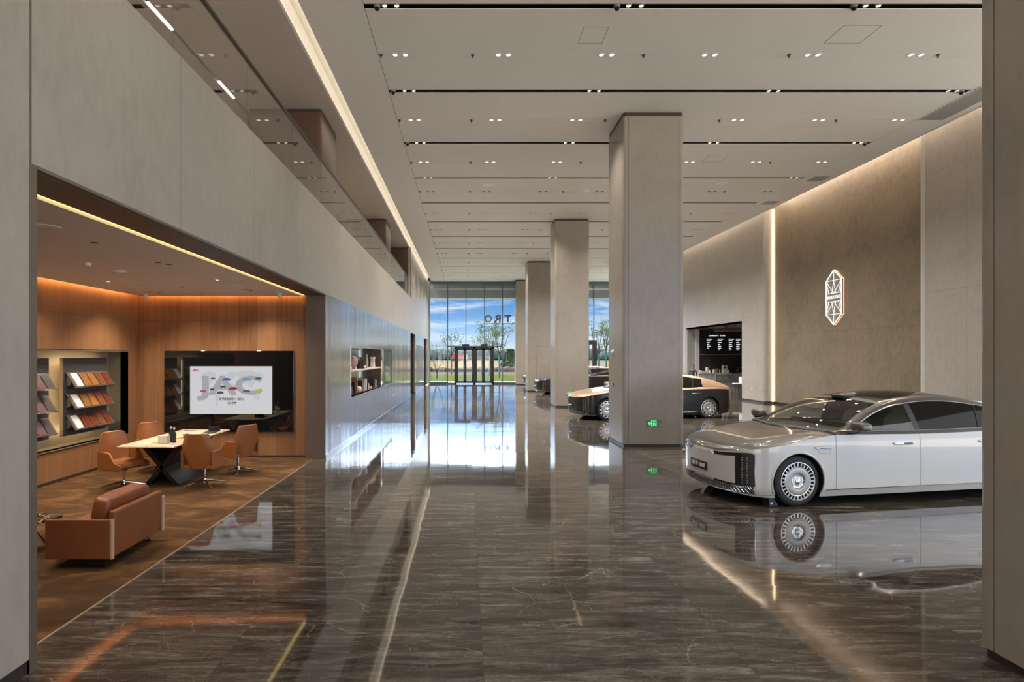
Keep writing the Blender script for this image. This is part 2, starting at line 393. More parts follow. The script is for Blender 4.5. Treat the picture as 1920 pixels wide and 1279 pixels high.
# cove on the mezzanine side
cv = MB(); cv.box(-3.4, -2.75, -8, 46.3, CZ+0.32, CZ+0.36); cv.box(-2.87, -2.84, -8, 46.3, CZ+0.015, CZ+0.32); cv.box(-3.22, -3.17, -8, 46.3, CZ, CZ+0.32)
struct('ceiling_cove', cv, pm('cove_plaster', (0.75, 0.72, 0.66), 0.7))
struct('ceiling_cove_light', MB().box(-2.93, -2.88, -8, 46.2, CZ+0.13, CZ+0.17), em('cove_led', (1.0, 0.87, 0.72), 4.2))
mc = MB(); mc.box(-9.2, -5.50, -8, 46.3, CZ, CZ+0.12); mc.box(-5.42, -3.22, -8, 46.3, CZ, CZ+0.12); mc.box(-5.5, -5.42, -8, 46.3, CZ+0.10, CZ+0.12, 1)
for ys in SY[3:]:
    mc.box(-8.6, -5.6, ys-0.06, ys+0.06, CZ-0.004, CZ+0.01, 1)
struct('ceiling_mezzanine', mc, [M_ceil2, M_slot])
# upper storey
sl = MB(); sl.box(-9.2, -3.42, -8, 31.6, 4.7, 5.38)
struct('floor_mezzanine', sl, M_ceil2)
struct('wall_mezzanine_back', MB().box(-9.3, -9.2, -8, 32, 3.6, 8.3).box(-9.3, -9.2, 32, 46.3, 3.6, 5.6), M_stone)
struct('added_glazing_mezzanine', MB().box(-9.27, -9.25, 32, 46.2, 5.6, 8.3), M_glass)  # unseen glazing, added to let daylight into mezzanine and hall
# end wall of the mezzanine
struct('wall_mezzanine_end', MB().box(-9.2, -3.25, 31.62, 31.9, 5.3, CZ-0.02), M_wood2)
# left wall: full-height stone near the camera and the band above the openings
wl = MB(); wl.box(-3.50, -3.10, -8, 4.03, 0.1, 5.5); wl.box(-3.42, -3.10, 4.045, 12.5, 3.62, 5.5); wl.box(-3.42, -3.10, 12.5, 31.6, 3.62, 5.5)
struct('wall_left', wl, M_band)
struct('baseboard_left', MB().box(-3.49, -3.11, -8, 4.02, 0, 0.1), M_plinth)
struct('trim_2', MB().box(-3.115, -3.098, 4.03, 4.045, 0.0, 5.5).box(-3.14, -3.095, 4.03, 4.10, 0.0, 3.62), M_trim)
struct('trim_3', MB().box(-3.13, -3.096, 4.1, 12.5, 3.60, 3.625), M_trim)
# far full-height part of the left wall
struct('wall_left_far', MB().box(-3.25, -3.10, 31.6, 46.2, 3.62, CZ), M_stone)
struct('trim_4', MB().box(-3.12, -3.095, 31.58, 31.62, 3.62, CZ), M_trim)
# dark soffit and pier of the lounge opening
struct('wall_lounge_soffit', MB().box(-3.54, -3.13, 4.05, 12.63, 3.585, 3.64), M_soffit)
struct('wall_lounge_pier', MB().box(-3.54, -3.102, 12.48, 12.75, 0.0, 3.6), M_pier)
# satin panelled lower wall with display niche and two dark doorways
NY0, NY1, NZ0, NZ1 = 15.24, 21.2, 1.145, 2.52
wp = MB()
wp.box(-3.2, -3.10, 12.5, NY0, 0.08, 3.62); wp.box(-3.2, -3.10, NY0, 23.6, 0.08, NZ0); wp.box(-3.2, -3.10, NY0, 23.6, NZ1, 3.62)
wp.box(-3.2, -3.10, 23.6, 31.4, 0.08, 3.62)
wp.box(-3.2, -3.10, 31.4, 34.4, 3.55, 3.62); wp.box(-3.2, -3.10, 34.4, 41.2, 0.08, 3.62); wp.box(-3.2, -3.10, 41.2, 44.2, 3.55, 3.62); wp.box(-3.2, -3.10, 44.2, 46.2, 0.08, 3.62)
struct('wall_left_lower', wp, M_panel)
struct('baseboard_left_lower', MB().box(-3.2, -3.09, 12.5, 31.4, 0, 0.08).box(-3.2, -3.09, 34.4, 41.2, 0, 0.08), M_chrome)
dd = MB()
for a, b in ((31.4, 34.4), (41.2, 44.2)):
    dd.box(-4.2, -4.15, a, b, 0, 3.55); dd.box(-4.2, -3.2, b, b+0.05, 0, 3.55); dd.box(-4.2, -3.2, a-0.05, a, 0, 3.55); dd.box(-4.2, -3.2, a, b, 3.55, 3.6)
struct('wall_left_passage', dd, M_slot)
nb = MB(); nb.box(-3.58, -3.55, NY0, 21.2, NZ0, NZ1, 1); nb.box(-3.56, -3.2, NY0-0.03, NY0, NZ0, NZ1); nb.box(-3.56, -3.2, 21.2, 21.23, NZ0, NZ1)
nb.box(-3.56, -3.11, NY0, 21.2, NZ0-0.03, NZ0); nb.box(-3.56, -3.2, NY0, 21.2, NZ1, NZ1+0.03)
struct('wall_left_niche', nb, [pm('niche_wood', (0.10, 0.05, 0.032), 0.35), pm('niche_mirror', (0.45, 0.47, 0.45), 0.08, 1.0)])
struct('trim_5', MB().box(-3.15, -3.09, NY0, 21.2, NZ1-0.03, NZ1+0.01).box(-3.15, -3.09, NY0-0.03, NY0, NZ0, NZ1).box(-3.15, -3.09, 21.18, 21.23, NZ0, NZ1).box(-3.13, -3.09, NY0, 21.2, NZ0-0.02, NZ0), pm('niche_frame', (0.62, 0.58, 0.52), 0.2, 0.9))
# lounge walls
lw = MB()
lw.box(-7.45, -7.30, 1.4, 7.3, 0.06, 4.0); lw.box(-7.45, -7.30, 7.3, 12.24, 0.06, 0.58); lw.box(-7.45, -7.30, 7.3, 12.24, 2.35, 4.0); lw.box(-7.45, -7.30, 12.24, 12.75, 0.06, 4.0)
struct('wall_lounge_side', lw, M_wood)
struct('wall_lounge_back', MB().box(-7.45, -3.54, 12.63, 12.75, 0.05, 4.0), M_wood)
struct('baseboard_lounge', MB().box(-7.32, -7.285, 1.5, 12.63, 0, 0.06).box(-7.3, -3.54, 12.615, 12.64, 0, 0.05), M_plinth)
struct('wall_lounge_near', MB().box(-7.45, -3.5, 1.3, 1.4, 0, 4.0), M_wood)
nn = MB(); nn.box(-7.75, -7.70, 7.3, 12.24, 0.58, 2.35); nn.box(-7.7, -7.3, 7.27, 7.3, 0.58, 2.35); nn.box(-7.7, -7.3, 7.3, 12.24, 0.55, 0.58); nn.box(-7.7, -7.3, 7.3, 12.24, 2.35, 2.38)
nn.box(-7.7, -7.3, 12.24, 12.27, 0.58, 2.35, 1)
struct('wall_lounge_niche', nn, [pm('niche_dark', (0.10, 0.082, 0.060), 0.5), pm('black_mirror', (0.03, 0.03, 0.03), 0.03, 0.0, spec=1.0, coat=1.0)])
struct('trim_6', MB().box(-7.31, -7.28, 7.3, 12.24, 2.34, 2.37).box(-7.31, -7.28, 7.3, 12.24, 0.565, 0.585), M_trim)
M_lceil = stone('lounge_ceiling', (0.84, 0.76, 0.69), 0.7, mott=0.02, bump=0.01)
struct('ceiling_lounge', MB().box(-7.14, -3.60, 1.4, 12.47, 3.57, 3.63), M_lceil)
struct('ceiling_lounge_void', MB().box(-7.45, -3.5, 1.4, 12.7, 4.0, 4.05), M_lceil)
struct('ceiling_lounge_edge_light', MB().box(-3.60, -3.545, 4.1, 12.5, 3.595, 3.61), M_led_yel)
struct('ceiling_lounge_cove_light', MB().box(-7.13, -7.10, 1.5, 12.4, 3.64, 3.67).box(-7.1, -3.6, 12.42, 12.45, 3.64, 3.67), em('led_orange', (1.0, 0.50, 0.17), 30.0))
# window front
WY = 46.2
mull = [-3.02, -1.54, -0.06, 1.45, 2.91, 4.40, 5.88, 7.36, 8.84, 10.32, 11.8, 13.28]
M_mull = pm('mullion', (0.10, 0.12, 0.13), 0.35, 0.6)
wm = MB()
for i, x in enumerate(mull):
    zb_ = 3.05 if 0.0 > x > -0.1 or 1.4 < x < 1.5 else 0.0
    wm.box(x-0.035, x+0.035, WY-0.08, WY+0.12, zb_, CZ)
wm.box(-3.1, 14.1, WY-0.06, WY+0.1, 7.62, 7.76, 1); wm.box(-3.1, 14.1, WY-0.05, WY+0.08, 8.1, 8.3)
wm.box(-3.1, -1.54, WY-0.06, WY+0.1, 0.0, 0.16); wm.box(-1.54, -0.95, WY-0.06, WY+0.1, 0.0, 0.10); wm.box(2.2, 4.4, WY-0.06, WY+0.1, 0.0, 0.14); wm.box(5.4, 14.1, WY-0.06, WY+0.1, 0.0, 0.14)
wm.box(-1.54, 2.91, WY-0.06, WY+0.1, 3.0, 3.10)
wm.box(-3.12, -3.02, WY-0.1, WY+0.1, 0, CZ, 1)
struct('window_1', wm, [M_mull, pm('mullion_light', (0.45, 0.45, 0.42), 0.4)])
gp = MB()
xs_ = [-3.1] + mull + [14.1]
for a, b in zip(xs_, xs_[1:]):
    if b-a > 0.2: gp.box(a+0.035, b-0.035, WY+0.01, WY+0.02, 3.1 if (a > -1.6 and b < 2.95) else 0.12, 8.2)
struct('window_2', gp, M_glass)
# entrance doors: two pairs of dark framed leaves
M_door = pm('door_frame_black', (0.035, 0.032, 0.03), 0.35, 0.3)
def leaf(x0, x1, name):
    f_ = MB(); w = 0.12
    f_.box(x0, x0+w, WY-0.05, WY+0.02, 0.08, 2.88); f_.box(x1-w, x1, WY-0.05, WY+0.02, 0.08, 2.88)
    f_.box(x0, x1, WY-0.05, WY+0.02, 2.76, 2.88); f_.box(x0, x1, WY-0.05, WY+0.02, 0.08, 0.22)
    o = struct(name, f_, M_door)
    p_ = MB().box(x0+w, x1-w, WY-0.02, WY-0.01, 0.22, 2.76).build('pane', M_glass, o)
    h_ = MB().cyl((x1-0.06, WY-0.09, 0.8), (x1-0.06, WY-0.09, 1.6), 0.015).build('door_handle', M_chrome, o)
    return o
fr = MB()
for x in (-0.90, 0.62, 2.12): fr.box(x-0.09, x+0.09, WY-0.07, WY+0.06, 0, 3.0)
fr.box(-0.95, 2.2, WY-0.07, WY+0.06, 2.88, 3.0); fr.box(-0.95, 2.2, WY-0.07, WY+0.06, 0.0, 0.08, 1)
struct('door_frame', fr, [M_door, M_chrome])
leaf(-0.81, -0.135, 'door_1'); leaf(-0.135, 0.53, 'door_2'); leaf(0.71, 1.36, 'door_3'); leaf(1.36, 2.03, 'door_4')
fr2 = MB(); fr2.box(10.20, 10.55, WY-0.1, WY+0.05, 0, 3.55); fr2.box(7.4, 10.2, WY-0.1, WY+0.05, 3.2, 3.55); fr2.box(9.75, 9.95, WY-0.07, WY+0.03, 0, 3.2); fr2.box(7.4, 7.7, WY-0.1, WY+0.05, 0, 3.55)
struct('door_5', fr2, M_door)
for i, (x, lb) in enumerate(((-0.08, 'black door closer box above the pair of entrance doors by the mezzanine wall'), (1.42, 'black door closer box above the pair of entrance doors by the columns'))):
    b = MB().box(x-0.28, x+0.28, WY-0.25, WY-0.08, 3.10, 3.24); o = b.build('door_sensor', M_black, bevel=0.01); tag(o, lb, 'door sensor', 'sensor boxes over the entrance')
# right wall (stands back behind the ceiling edge, lit from the slot between)
RX = 14.1
wr = MB(); wr.box(RX, RX+0.3, 13.2, 17.5, 0.1, 9.85)
struct('wall_right', wr, M_stone_r)
struct('trim_7', MB().box(RX-0.01, RX+0.25, 17.5, 17.66, 0.0, 9.8), pm('pale_metal', (0.62, 0.60, 0.56), 0.35, 0.4))
struct('wall_right_bronze', MB().box(RX+0.45, RX+0.55, 17.5, 27.2, 0.1, 9.85), M_brown)
# far right wall with rounded return towards the bronze panel and the bar opening
rr = []
for k in range(7):
    a = PI/2*k/6; rr.append((RX+0.16-0.16*math.cos(a)*1.0, 27.16-0.16*math.sin(a)))
poly = [(RX+0.5, 29.15), (RX, 29.15)] + [(RX, 27.16)] + rr[1:] + [(RX+0.5, 27.0)]
wf = MB(); wf.prism(poly, 'z', 0.1, 9.85); wf.box(RX, RX+0.3, 29.15, 36.5, 3.97, 9.85); wf.box(RX, RX+0.3, 36.5, 38.2, 0.1, 9.85); wf.box(RX, RX+0.3, 38.2, 46.2, 8.2, 9.85)
struct('wall_right_far', wf, M_stone_r, smooth=True, auto=30)
struct('baseboard_right', MB().box(RX+0.02, RX+0.4, 27.02, 29.12, 0, 0.1).box(RX+0.03, RX+0.3, 13.2, 17.5, 0, 0.1).box(RX+0.47, RX+0.5, 17.6, 27.1, 0, 0.1), M_plinth)
struct('wall_right_light', MB().box(RX+0.40, RX+0.44, 26.93, 26.98, 0.1, 9.2), em('led_strip', (1.0, 0.72, 0.42), 7.0))
struct('ceiling_right_recess', MB().box(12.3, 14.8, -8, 46.3, 9.85, 9.93), M_ceil)
struct('ceiling_right_edge', MB().box(12.42, 12.46, -8, 46.3, CZ-0.02, CZ+0.16), M_ceil)
struct('ceiling_right_cove_light', MB().box(13.78, 13.82, 8, 46, 9.70, 9.74), em('led_wash', (1.0, 0.80, 0.62), 62.0))
struct('added_glazing_right', MB().box(RX+.1, RX+.12, 38.2, 46.2, 0.0, 8.2), M_glass)  # unseen side glazing, added to bring daylight into the far hall
# bar alcove
ba = MB(); ba.box(14.1, 14.62, 36.4, 36.6, 0, 3.97); struct('wall_bar_plaster', ba, pm('bar_plaster', (0.42, 0.42, 0.42), 0.6))
struct('trim_8', MB().box(14.62, 14.85, 36.3, 36.6, 0, 3.97), pm('white_post', (0.8, 0.8, 0.78), 0.4))
struct('wall_bar_back', MB().box(14.85, 20, 36.4, 36.6, 0, 3.97), pm('bar_dark', (0.055, 0.05, 0.055), 0.25))
struct('wall_bar_side', MB().box(20, 20.1, 29, 36.6, 0, 3.97).box(14.4, 20, 29.05, 29.15, 0, 3.97), pm('bar_side', (0.35, 0.35, 0.34), 0.6))
struct('ceiling_bar', MB().box(14.1, 20, 29.15, 36.5, 3.97, 4.05), pm('bar_ceiling', (0.06, 0.055, 0.05), 0.3))
struct('trim_9', MB().box(15.8, 20, 35.9, 36.39, 3.80, 3.96), pm('bar_lintel', (0.42, 0.28, 0.18), 0.5))
#=====================================================================  columns
def rrect(x0, x1, y0, y1, r, notch=None, seg=5):
    P = []
    cs = [((x1-r, y1-r), 0), ((x0+r, y1-r), 90), ((x0+r, y0+r), 180), ((x1-r, y0+r), 270)]
    for k, ((cx, cy_), a0) in enumerate(cs):
        arc = [(cx + r*math.cos(math.radians(a0+90*i/seg)), cy_ + r*math.sin(math.radians(a0+90*i/seg))) for i in range(seg+1)]
        P += arc
        if notch:
            d, w, dp = notch
            nx, ny = cs[(k+1) % 4][0]; na = math.radians(a0+90)
            e = (nx + r*math.cos(na), ny + r*math.sin(na)); s_ = arc[-1]
            L = math.hypot(e[0]-s_[0], e[1]-s_[1]); u = ((e[0]-s_[0])/L, (e[1]-s_[1])/L); inw = (-math.cos(na), -math.sin(na))
            for t in (d, L-d-w):
                for (tt, q) in ((t, 0), (t, dp), (t+w, dp), (t+w, 0)):
                    P.append((s_[0]+u[0]*tt+inw[0]*q, s_[1]+u[1]*tt+inw[1]*q))
    return P
cols = [(2.85, 4.32, 'huge stone-clad square column beside the camera, its face edge-on next to the white limousine'),
        (14.1, 15.6, 'tall square stone-clad column between the white limousine and the gold-roofed limousine'),
        (25.0, 26.5, 'second freestanding stone column, with an exit sign, in front of the gold-roofed car nose'),
        (36.2, 37.7, 'third freestanding stone column, carrying a flush cabinet door, near the far window'),
        (45.0, 46.1, 'stone pier standing against the far window front')]
for i, (a, b, lb) in enumerate(cols):
    t = thing('column', lb, 'column', (0, 0, 0), group='square stone columns of the hall'); t.location = (4.63, (a+b)/2, 0)
    def L(x, y): return (x-4.63, y-(a+b)/2)
    out_ = [L(*p) for p in rrect(3.885, 5.38, a, b, 0.05, (0.07, 0.012, 0.01))]
    MB().prism(out_, 'z', 0.07, CZ-0.10).build('shaft', M_col, t, smooth=True, auto=25)
    MB().prism([L(*p) for p in rrect(3.905, 5.36, a+0.02, b-0.02, 0.05)], 'z', 0, 0.07).build('plinth', M_plinth, t)
    MB().prism([L(*p) for p in rrect(3.90, 5.365, a+0.015, b-0.015, 0.05)], 'z', CZ-0.10, CZ).build('cap', M_darktrim, t)
for i, (a, lb) in enumerate(((13.9, 'walnut-clad column on the mezzanine, first behind the glass railing'), (25.0, 'walnut-clad column on the mezzanine, second one further along the railing'))):
    t = thing('wood_column', lb, 'column', (-4.45, a+0.8, 5.38), group='walnut columns of the mezzanine')
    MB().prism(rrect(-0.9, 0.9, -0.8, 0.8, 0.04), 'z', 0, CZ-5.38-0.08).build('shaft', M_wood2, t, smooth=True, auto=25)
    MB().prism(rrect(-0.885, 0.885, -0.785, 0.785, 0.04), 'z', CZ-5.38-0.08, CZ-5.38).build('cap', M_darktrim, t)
#=====================================================================  glass railing
t = thing('glass_railing', 'long glass railing with dark handrail along the mezzanine edge', 'railing', (-3.28, 4.2, 5.5))
ry = 0.0
while ry < 27.2:
    MB().box(-0.008, 0.008, ry+0.008, min(ry+2.15, 27.35)-0.008, -0.02, 1.16).build('glass_panel', M_rail, t); ry += 2.15
MB().box(-0.028, 0.028, -8, 27.35, 1.155, 1.20).build('handrail', M_darktrim, t, bevel=0.006)
MB().box(-0.03, 0.03, -8, 27.35, -0.05, 0.02).build('base_channel', M_trim, t)
#=====================================================================  exterior
ge = MB(); ge.add([(-300,46.4,-0.02),(300,46.4,-0.02),(300,700,-0.02),(-300,700,-0.02)], [(0,1,2,3)])
def ground_mat():
    m, g, out = newmat('outdoor_ground'); pos = g.n('ShaderNodeNewGeometry', 0); p = g.xyz(pos)
    wob = g.m('MULTIPLY', g.m('SUBTRACT', g.noise(pos, 0.25, 4.0), 0.5), 6.0); y = g.m('ADD', p[1], wob)
    nz = g.noise(pos, 3.0, 5.0, 0.7)
    grass = g.mix(nz, (0.045, 0.062, 0.014), (0.10, 0.115, 0.032)); soil = g.mix(nz, (0.08, 0.06, 0.045), (0.15, 0.12, 0.09))
    rub = g.mix(nz, (0.05, 0.03, 0.028), (0.13, 0.09, 0.075)); wheat = g.mix(nz, (0.13, 0.09, 0.05), (0.21, 0.16, 0.10)); far = g.mix(nz, (0.05, 0.07, 0.07), (0.09, 0.11, 0.10))
    c = g.mix(g.m('GREATER_THAN', y, 69.0), grass, soil); c = g.mix(g.m('GREATER_THAN', y, 80.0), c, rub)
    c = g.mix(g.m('GREATER_THAN', y, 100.0), c, wheat); c = g.mix(g.m('GREATER_THAN', y, 260.0), c, far)
    c = g.mix(g.m('LESS_THAN', p[1], 51.0), c, (0.72, 0.70, 0.66))
    princ(g, out, Base_Color=c, Roughness=0.95, Specular_IOR_Level=0.0); return m
struct('ground', ge, ground_mat())
# canopy outside
struct('canopy', MB().box(-20, 30, 46.9, 48.8, 7.05, 8.3), pm('canopy_metal', (0.30, 0.33, 0.35), 0.5))
# low heap of rubble, distant hedge
hb = MB()
for k in range(60):
    x = -9+k*0.42; y = 84+random.uniform(-1.5, 1.5); r_ = random.uniform(0.35, 0.9)
    hb.rbox((x, y, 0.1), (r_*1.8, r_*1.6, r_*1.5), 0.9, 7, 5)
o = hb.build('rubble', pm('rubble_mat', (0.06, 0.04, 0.035), 0.95, var=0.3, scale=3)); tag(o, 'long low heap of broken soil and rubble beyond the lawn', 'rubble', kind='stuff')
hg = MB()
for k in range(120):
    x = -75+k*1.8; y = 330+random.uniform(-6, 6); r_ = random.uniform(3, 6.5)
    hg.rbox((x, y, r_*0.5), (r_*2.0, r_*1.6, r_*1.25), 0.9, 8, 6)
o = hg.build('hedge', pm('far_green', (0.06, 0.09, 0.09), 0.95, var=0.3, scale=0.2)); tag(o, 'distant hazy line of trees on the horizon', 'hedge', kind='stuff')
# distant building
t = thing('apartment_block', 'long white distant building with rows of small dark windows', 'building', (-17.5, 420, 0))
MB().box(-25, 8, 0, 14, 0, 12.5).build('wall', pm('far_white', (0.40, 0.42, 0.45), 0.8), t)
M_fw = pm('far_window', (0.20, 0.26, 0.34), 0.4)
for r_ in range(3):
    for k in range(11): MB().box(-22+k*2.7, -20.6+k*2.7, -0.1, 0.0, 3.0+r_*3.1, 4.6+r_*3.1).build('window', M_fw, t)
t = thing('apartment_block', 'pale distant house block seen behind the trees', 'building', (14.5, 400, 0))
MB().box(-6, 6, 0, 12, 0, 13).build('wall', pm('far_white2', (0.38, 0.40, 0.43), 0.8), t)
for r_ in range(3):
    for k in range(4): MB().box(-4.5+k*2.5, -3.2+k*2.5, -0.1, 0.0, 3.0+r_*3.1, 4.6+r_*3.1).build('window', M_fw, t)
t = thing('lorry', 'red lorry parked far away on the field track', 'lorry', (-3.6, 250, 0))
MB().box(-3.4, 2.0, 0, 2.4, 1.0, 3.3).build('cargo_box', pm('lorry_red', (0.35, 0.05, 0.05), 0.5), t, bevel=0.05)
MB().box(2.1, 3.8, 0, 2.4, 0.8, 2.9).build('cab', pm('lorry_white', (0.8, 0.75, 0.75), 0.5), t, bevel=0.15)
for x in (-2.4, 0.6, 2.9): MB().cyl((x, -0.05, 0.5), (x, 2.4, 0.5), 0.5).build('wheel', M_black, t)
# trees
M_bark = pm('bark', (0.05, 0.04, 0.03), 0.9); M_wrap = pm('green_trunk_wrap', (0.03, 0.11, 0.095), 0.8)
def leafmat(n, c):
    m, g, out = newmat(n); pos = g.n('ShaderNodeNewGeometry', 0); nz = g.noise(pos, 1.6, 3.0)
    c_ = g.mix(nz, tuple(x*0.5 for x in c), tuple(min(1, x*1.5) for x in c))
    a = g.n('ShaderNodeBsdfDiffuse', Color=c_); b = g.n('ShaderNodeBsdfTranslucent', Color=c_)
    g.nt.links.new(g.n('ShaderNodeMixShader', i0=0.4, i1=a, i2=b), out.inputs[0]); return m
M_leaf = leafmat('leaf_green', (0.06, 0.10, 0.035)); M_leaf2 = leafmat('leaf_pale', (0.10, 0.13, 0.055)); M_leaf3 = leafmat('leaf_dark', (0.03, 0.07, 0.035))
def tree(px, Y, hgt, label, nl=350, spread=1.2, wrap=True, lm=None, bare=False, lz=0.45):
    rnd = random.Random(int(px*7+Y))
    X = (px-CX)*Y/F
    t = thing('young_tree', label, 'tree', (X, Y, -0.02), group='young trees on the lawn outside')
    tr = MB(); tips = []
    fork = hgt*(0.16 if bare else 0.42)
    tr.tube([(0,0,0), (0.03,0,fork*0.5), (0,0.02,fork)], [0.09, 0.075, 0.07] if not bare else [0.07,0.06,0.05], 8)
    for k in range(5 if bare else 7):
        a = 2*PI*k/7+rnd.uniform(-.3,.3); L_ = (hgt-fork)*rnd.uniform(0.7, 1.0); sp = spread*rnd.uniform(0.35, 1.0)
        pts = [(0,0,fork-0.05)]
        for q in (0.33, 0.66, 1.0): pts.append((math.cos(a)*sp*q**0.7+rnd.uniform(-.08,.08), math.sin(a)*sp*q**0.7, fork+L_*q))
        tr.tube(pts, [0.045, 0.03, 0.02, 0.008], 6); tips += [Vector(p) for p in pts[1:]]
        for _ in range(3):
            b_ = Vector(pts[2]); e_ = b_ + Vector((rnd.uniform(-.5,.5), rnd.uniform(-.5,.5), rnd.uniform(0.2,0.7)))
            tr.tube([b_, e_], [0.015, 0.005], 5); tips.append(e_)
    tr.build('trunk', M_bark, t, smooth=True)
    if wrap:
        MB().tube([(0,0,0.01), (0.03,0,fork*0.5), (0,0.02,fork*0.92)], [0.12, 0.10, 0.095], 10).build('trunk_wrap', M_wrap, t, smooth=True)
    if nl:
        lb_ = MB()
        for _ in range(nl):
            c = rnd.choice(tips) + Vector((rnd.gauss(0,.16), rnd.gauss(0,.16), rnd.gauss(0,.16)))
            u = Vector((rnd.gauss(0,1), rnd.gauss(0,1), rnd.gauss(0,1))).normalized(); w = u.orthogonal().normalized(); s_ = rnd.uniform(0.06, 0.13)
            lb_.add([c-u*s_, c+w*s_*0.6, c+u*s_, c-w*s_*0.6], [(0,1,2,3)])
        lb_.build('foliage', lm or M_leaf, t)
    return t
tree(846, 72, 5.6, 'young tree with green wrapped trunk and sparse top, beside the closer entrance leaf', 260, 1.6)
tree(903, 70, 5.2, 'young tree with pale foliage behind the middle door leaf', 300, 1.5, lm=M_leaf2)
tree(918, 66, 6.6, 'fullest young tree behind the door pair next to the mirrored sign', 520, 2.0)
tree(936, 60, 5.8, 'young tree with thick green wrapped trunk at the edge of the doors', 420, 1.5, lm=M_leaf2)
tree(819, 58, 3.6, 'bare little tree with forked branches standing on the lawn near the window corner', 30, 1.1, wrap=False, bare=True)
tree(1122, 64, 6.2, 'slender young tree seen between the columns above the black car', 300, 1.1)
tree(1136, 62, 6.6, 'leafy young tree half hidden by the front column', 380, 1.2, lm=M_leaf2)
t = thing('bush', 'big dark green bush at the edge of the field by the window pier', 'bush', ((957-CX)*110/F, 110, 0))
lb_ = MB(); rnd = random.Random(3)
for _ in range(2600):
    a = rnd.uniform(0, 2*PI); b = rnd.random(); r_ = rnd.uniform(0.6, 1.0)
    c = Vector((math.cos(a)*2.4*(1-b*0.75)*r_, math.sin(a)*2.0*(1-b)*r_, b*3.6)); u = Vector((rnd.gauss(0,1), rnd.gauss(0,1), rnd.gauss(0,1))).normalized(); w = u.orthogonal().normalized()
    lb_.add([c-u*.16, c+w*.12, c+u*.16, c-w*.12], [(0,1,2,3)])
lb_.build('foliage', M_leaf3, t)
MB().tube([(0,0,0),(0,0,2.4)], [0.1,0.05], 6).build('stem', M_bark, t)
# outward-facing sign letters (read in reverse from inside)
M_sign = pm('sign_blue', (0.05, 0.09, 0.14), 0.4)
t = thing('entrance_sign', 'large dark blue letters mounted outside the window, reading in reverse from inside', 'sign', (0, 47.3, 5.33))
for i, ch in enumerate('ORTXEAM'):
    x = (1.79, 2.58, 3.42, 4.25, 5.05, 5.85, 6.8)[i]
    M = Matrix.Translation((x, 0, 0)) @ Matrix.Rotation(PI, 4, 'Z') @ Matrix.Rotation(PI/2, 4, 'X')
    text_obj('letter', ch, 0.84, M_sign, M, t, 0.03, bold=0.02, fit=0.62 if ch != 'T' else 0.6)
MB().box(1.3, 7.3, 0.05, 0.09, -0.36, -0.33).build('rail', M_sign, t)
for x in (1.45, 2.91, 4.40, 5.88): MB().box(x-.02, x+.02, -1.0, .06, -.36, -.33).build('bracket', M_sign, t)
#=====================================================================  cars
def paint(name, col, metal=0.35, rough=0.3, coat=1.0):
    m, g, out = newmat(name); tc = g.n('ShaderNodeTexCoord', 3); nz = g.noise(tc, 400, 1.0)
    c = g.mix(nz, tuple(x*0.96 for x in col), tuple(min(1, x*1.04) for x in col))
    princ(g, out, Base_Color=c, Roughness=rough, Metallic=metal, Coat_Weight=coat, Coat_Roughness=0.03); return m
M_tyre = pm('tyre_rubber', (0.018, 0.018, 0.018), 0.65)
M_rim = pm('rim_silver', (0.62, 0.60, 0.57), 0.22, 0.9, 0.02)
M_rimd = pm('rim_disc', (0.42, 0.39, 0.36), 0.32, 0.7, 0.02)
M_gap = pm('shut_line', (0.03, 0.03, 0.03), 0.6)
M_well = pm('wheel_well', (0.010, 0.010, 0.010), 0.9)
M_darkglass = pm('privacy_glass', (0.012, 0.011, 0.010), 0.04, 0.0, spec=0.12)
M_cglass = glass('car_glass', (0.62, 0.66, 0.62), ior=1.55)
M_mint = pm('mint_leather', (0.50, 0.60, 0.52), 0.45)
M_cream = pm('cream_trim', (0.55, 0.53, 0.44), 0.5)
M_lampglass = pm('headlamp_dark', (0.02, 0.016, 0.014), 0.08, coat=1.0)
M_crystal = pm('headlamp_crystal', (0.22, 0.25, 0.25), 0.12, 0.6)
M_red = pm('tail_lamp_red', (0.25, 0.01, 0.01), 0.15, coat=1.0)
M_plate = pm('plate_black', (0.015, 0.016, 0.018), 0.3)
CW, CL, XF, XR, WR, AR = 0.99, 5.95, 0.95, 4.85, 0.378, 0.432
f_zs = smooth_tab([(0, .775), (.12, .815), (.3, .862), (.55, .905), (.8, .95), (1.2, 1.02), (1.6, 1.058), (2.3, 1.052), (3.1, 1.042), (4.3, 1.055), (5.2, 1.065), (5.7, 1.04), (5.95, 1.0)])
f_tc = smooth_tab([(0, .775), (.03, .81), (.08, .85), (.18, .892), (.4, .945), (.7, .995), (1.1, 1.055), (1.6, 1.10), (5.75, 1.155), (5.88, 1.12), (5.95, 1.0)])
f_zc = smooth_tab([(1.55, 1.085), (1.7, 1.135), (2.0, 1.29), (2.35, 1.45), (2.7, 1.565), (3.0, 1.62), (3.4, 1.652), (3.8, 1.648), (4.15, 1.615), (4.7, 1.525), (5.26, 1.365), (5.6, 1.235), (5.85, 1.145)])
def f_ins(z): return interp(z, [(.10, .055), (.16, .035), (.24, .008), (.35, .004), (.55, 0), (.80, .004), (.95, .012), (1.07, .026)])
NF, AF, NR_, ARR = 2.7, .85, 3.2, .70
def outline_pt(kind, u):
    if kind == 'f':
        c, s_ = math.cos(u), math.sin(u); return (AF*(1-abs(c)**(2/NF)), CW*abs(s_)**(2/NF))
    if kind == 's': return (u, CW)
    c, s_ = math.cos(u), math.sin(u); return (CL-ARR*(1-abs(c)**(2/NR_)), CW*abs(s_)**(2/NR_))
def half_w(x):
    if x < AF: return CW*(1-((AF-x)/AF)**NF)**(1/NF)
    if x > CL-ARR: return CW*max(0, 1-((x-CL+ARR)/ARR)**NR_)**(1/NR_)
    return CW
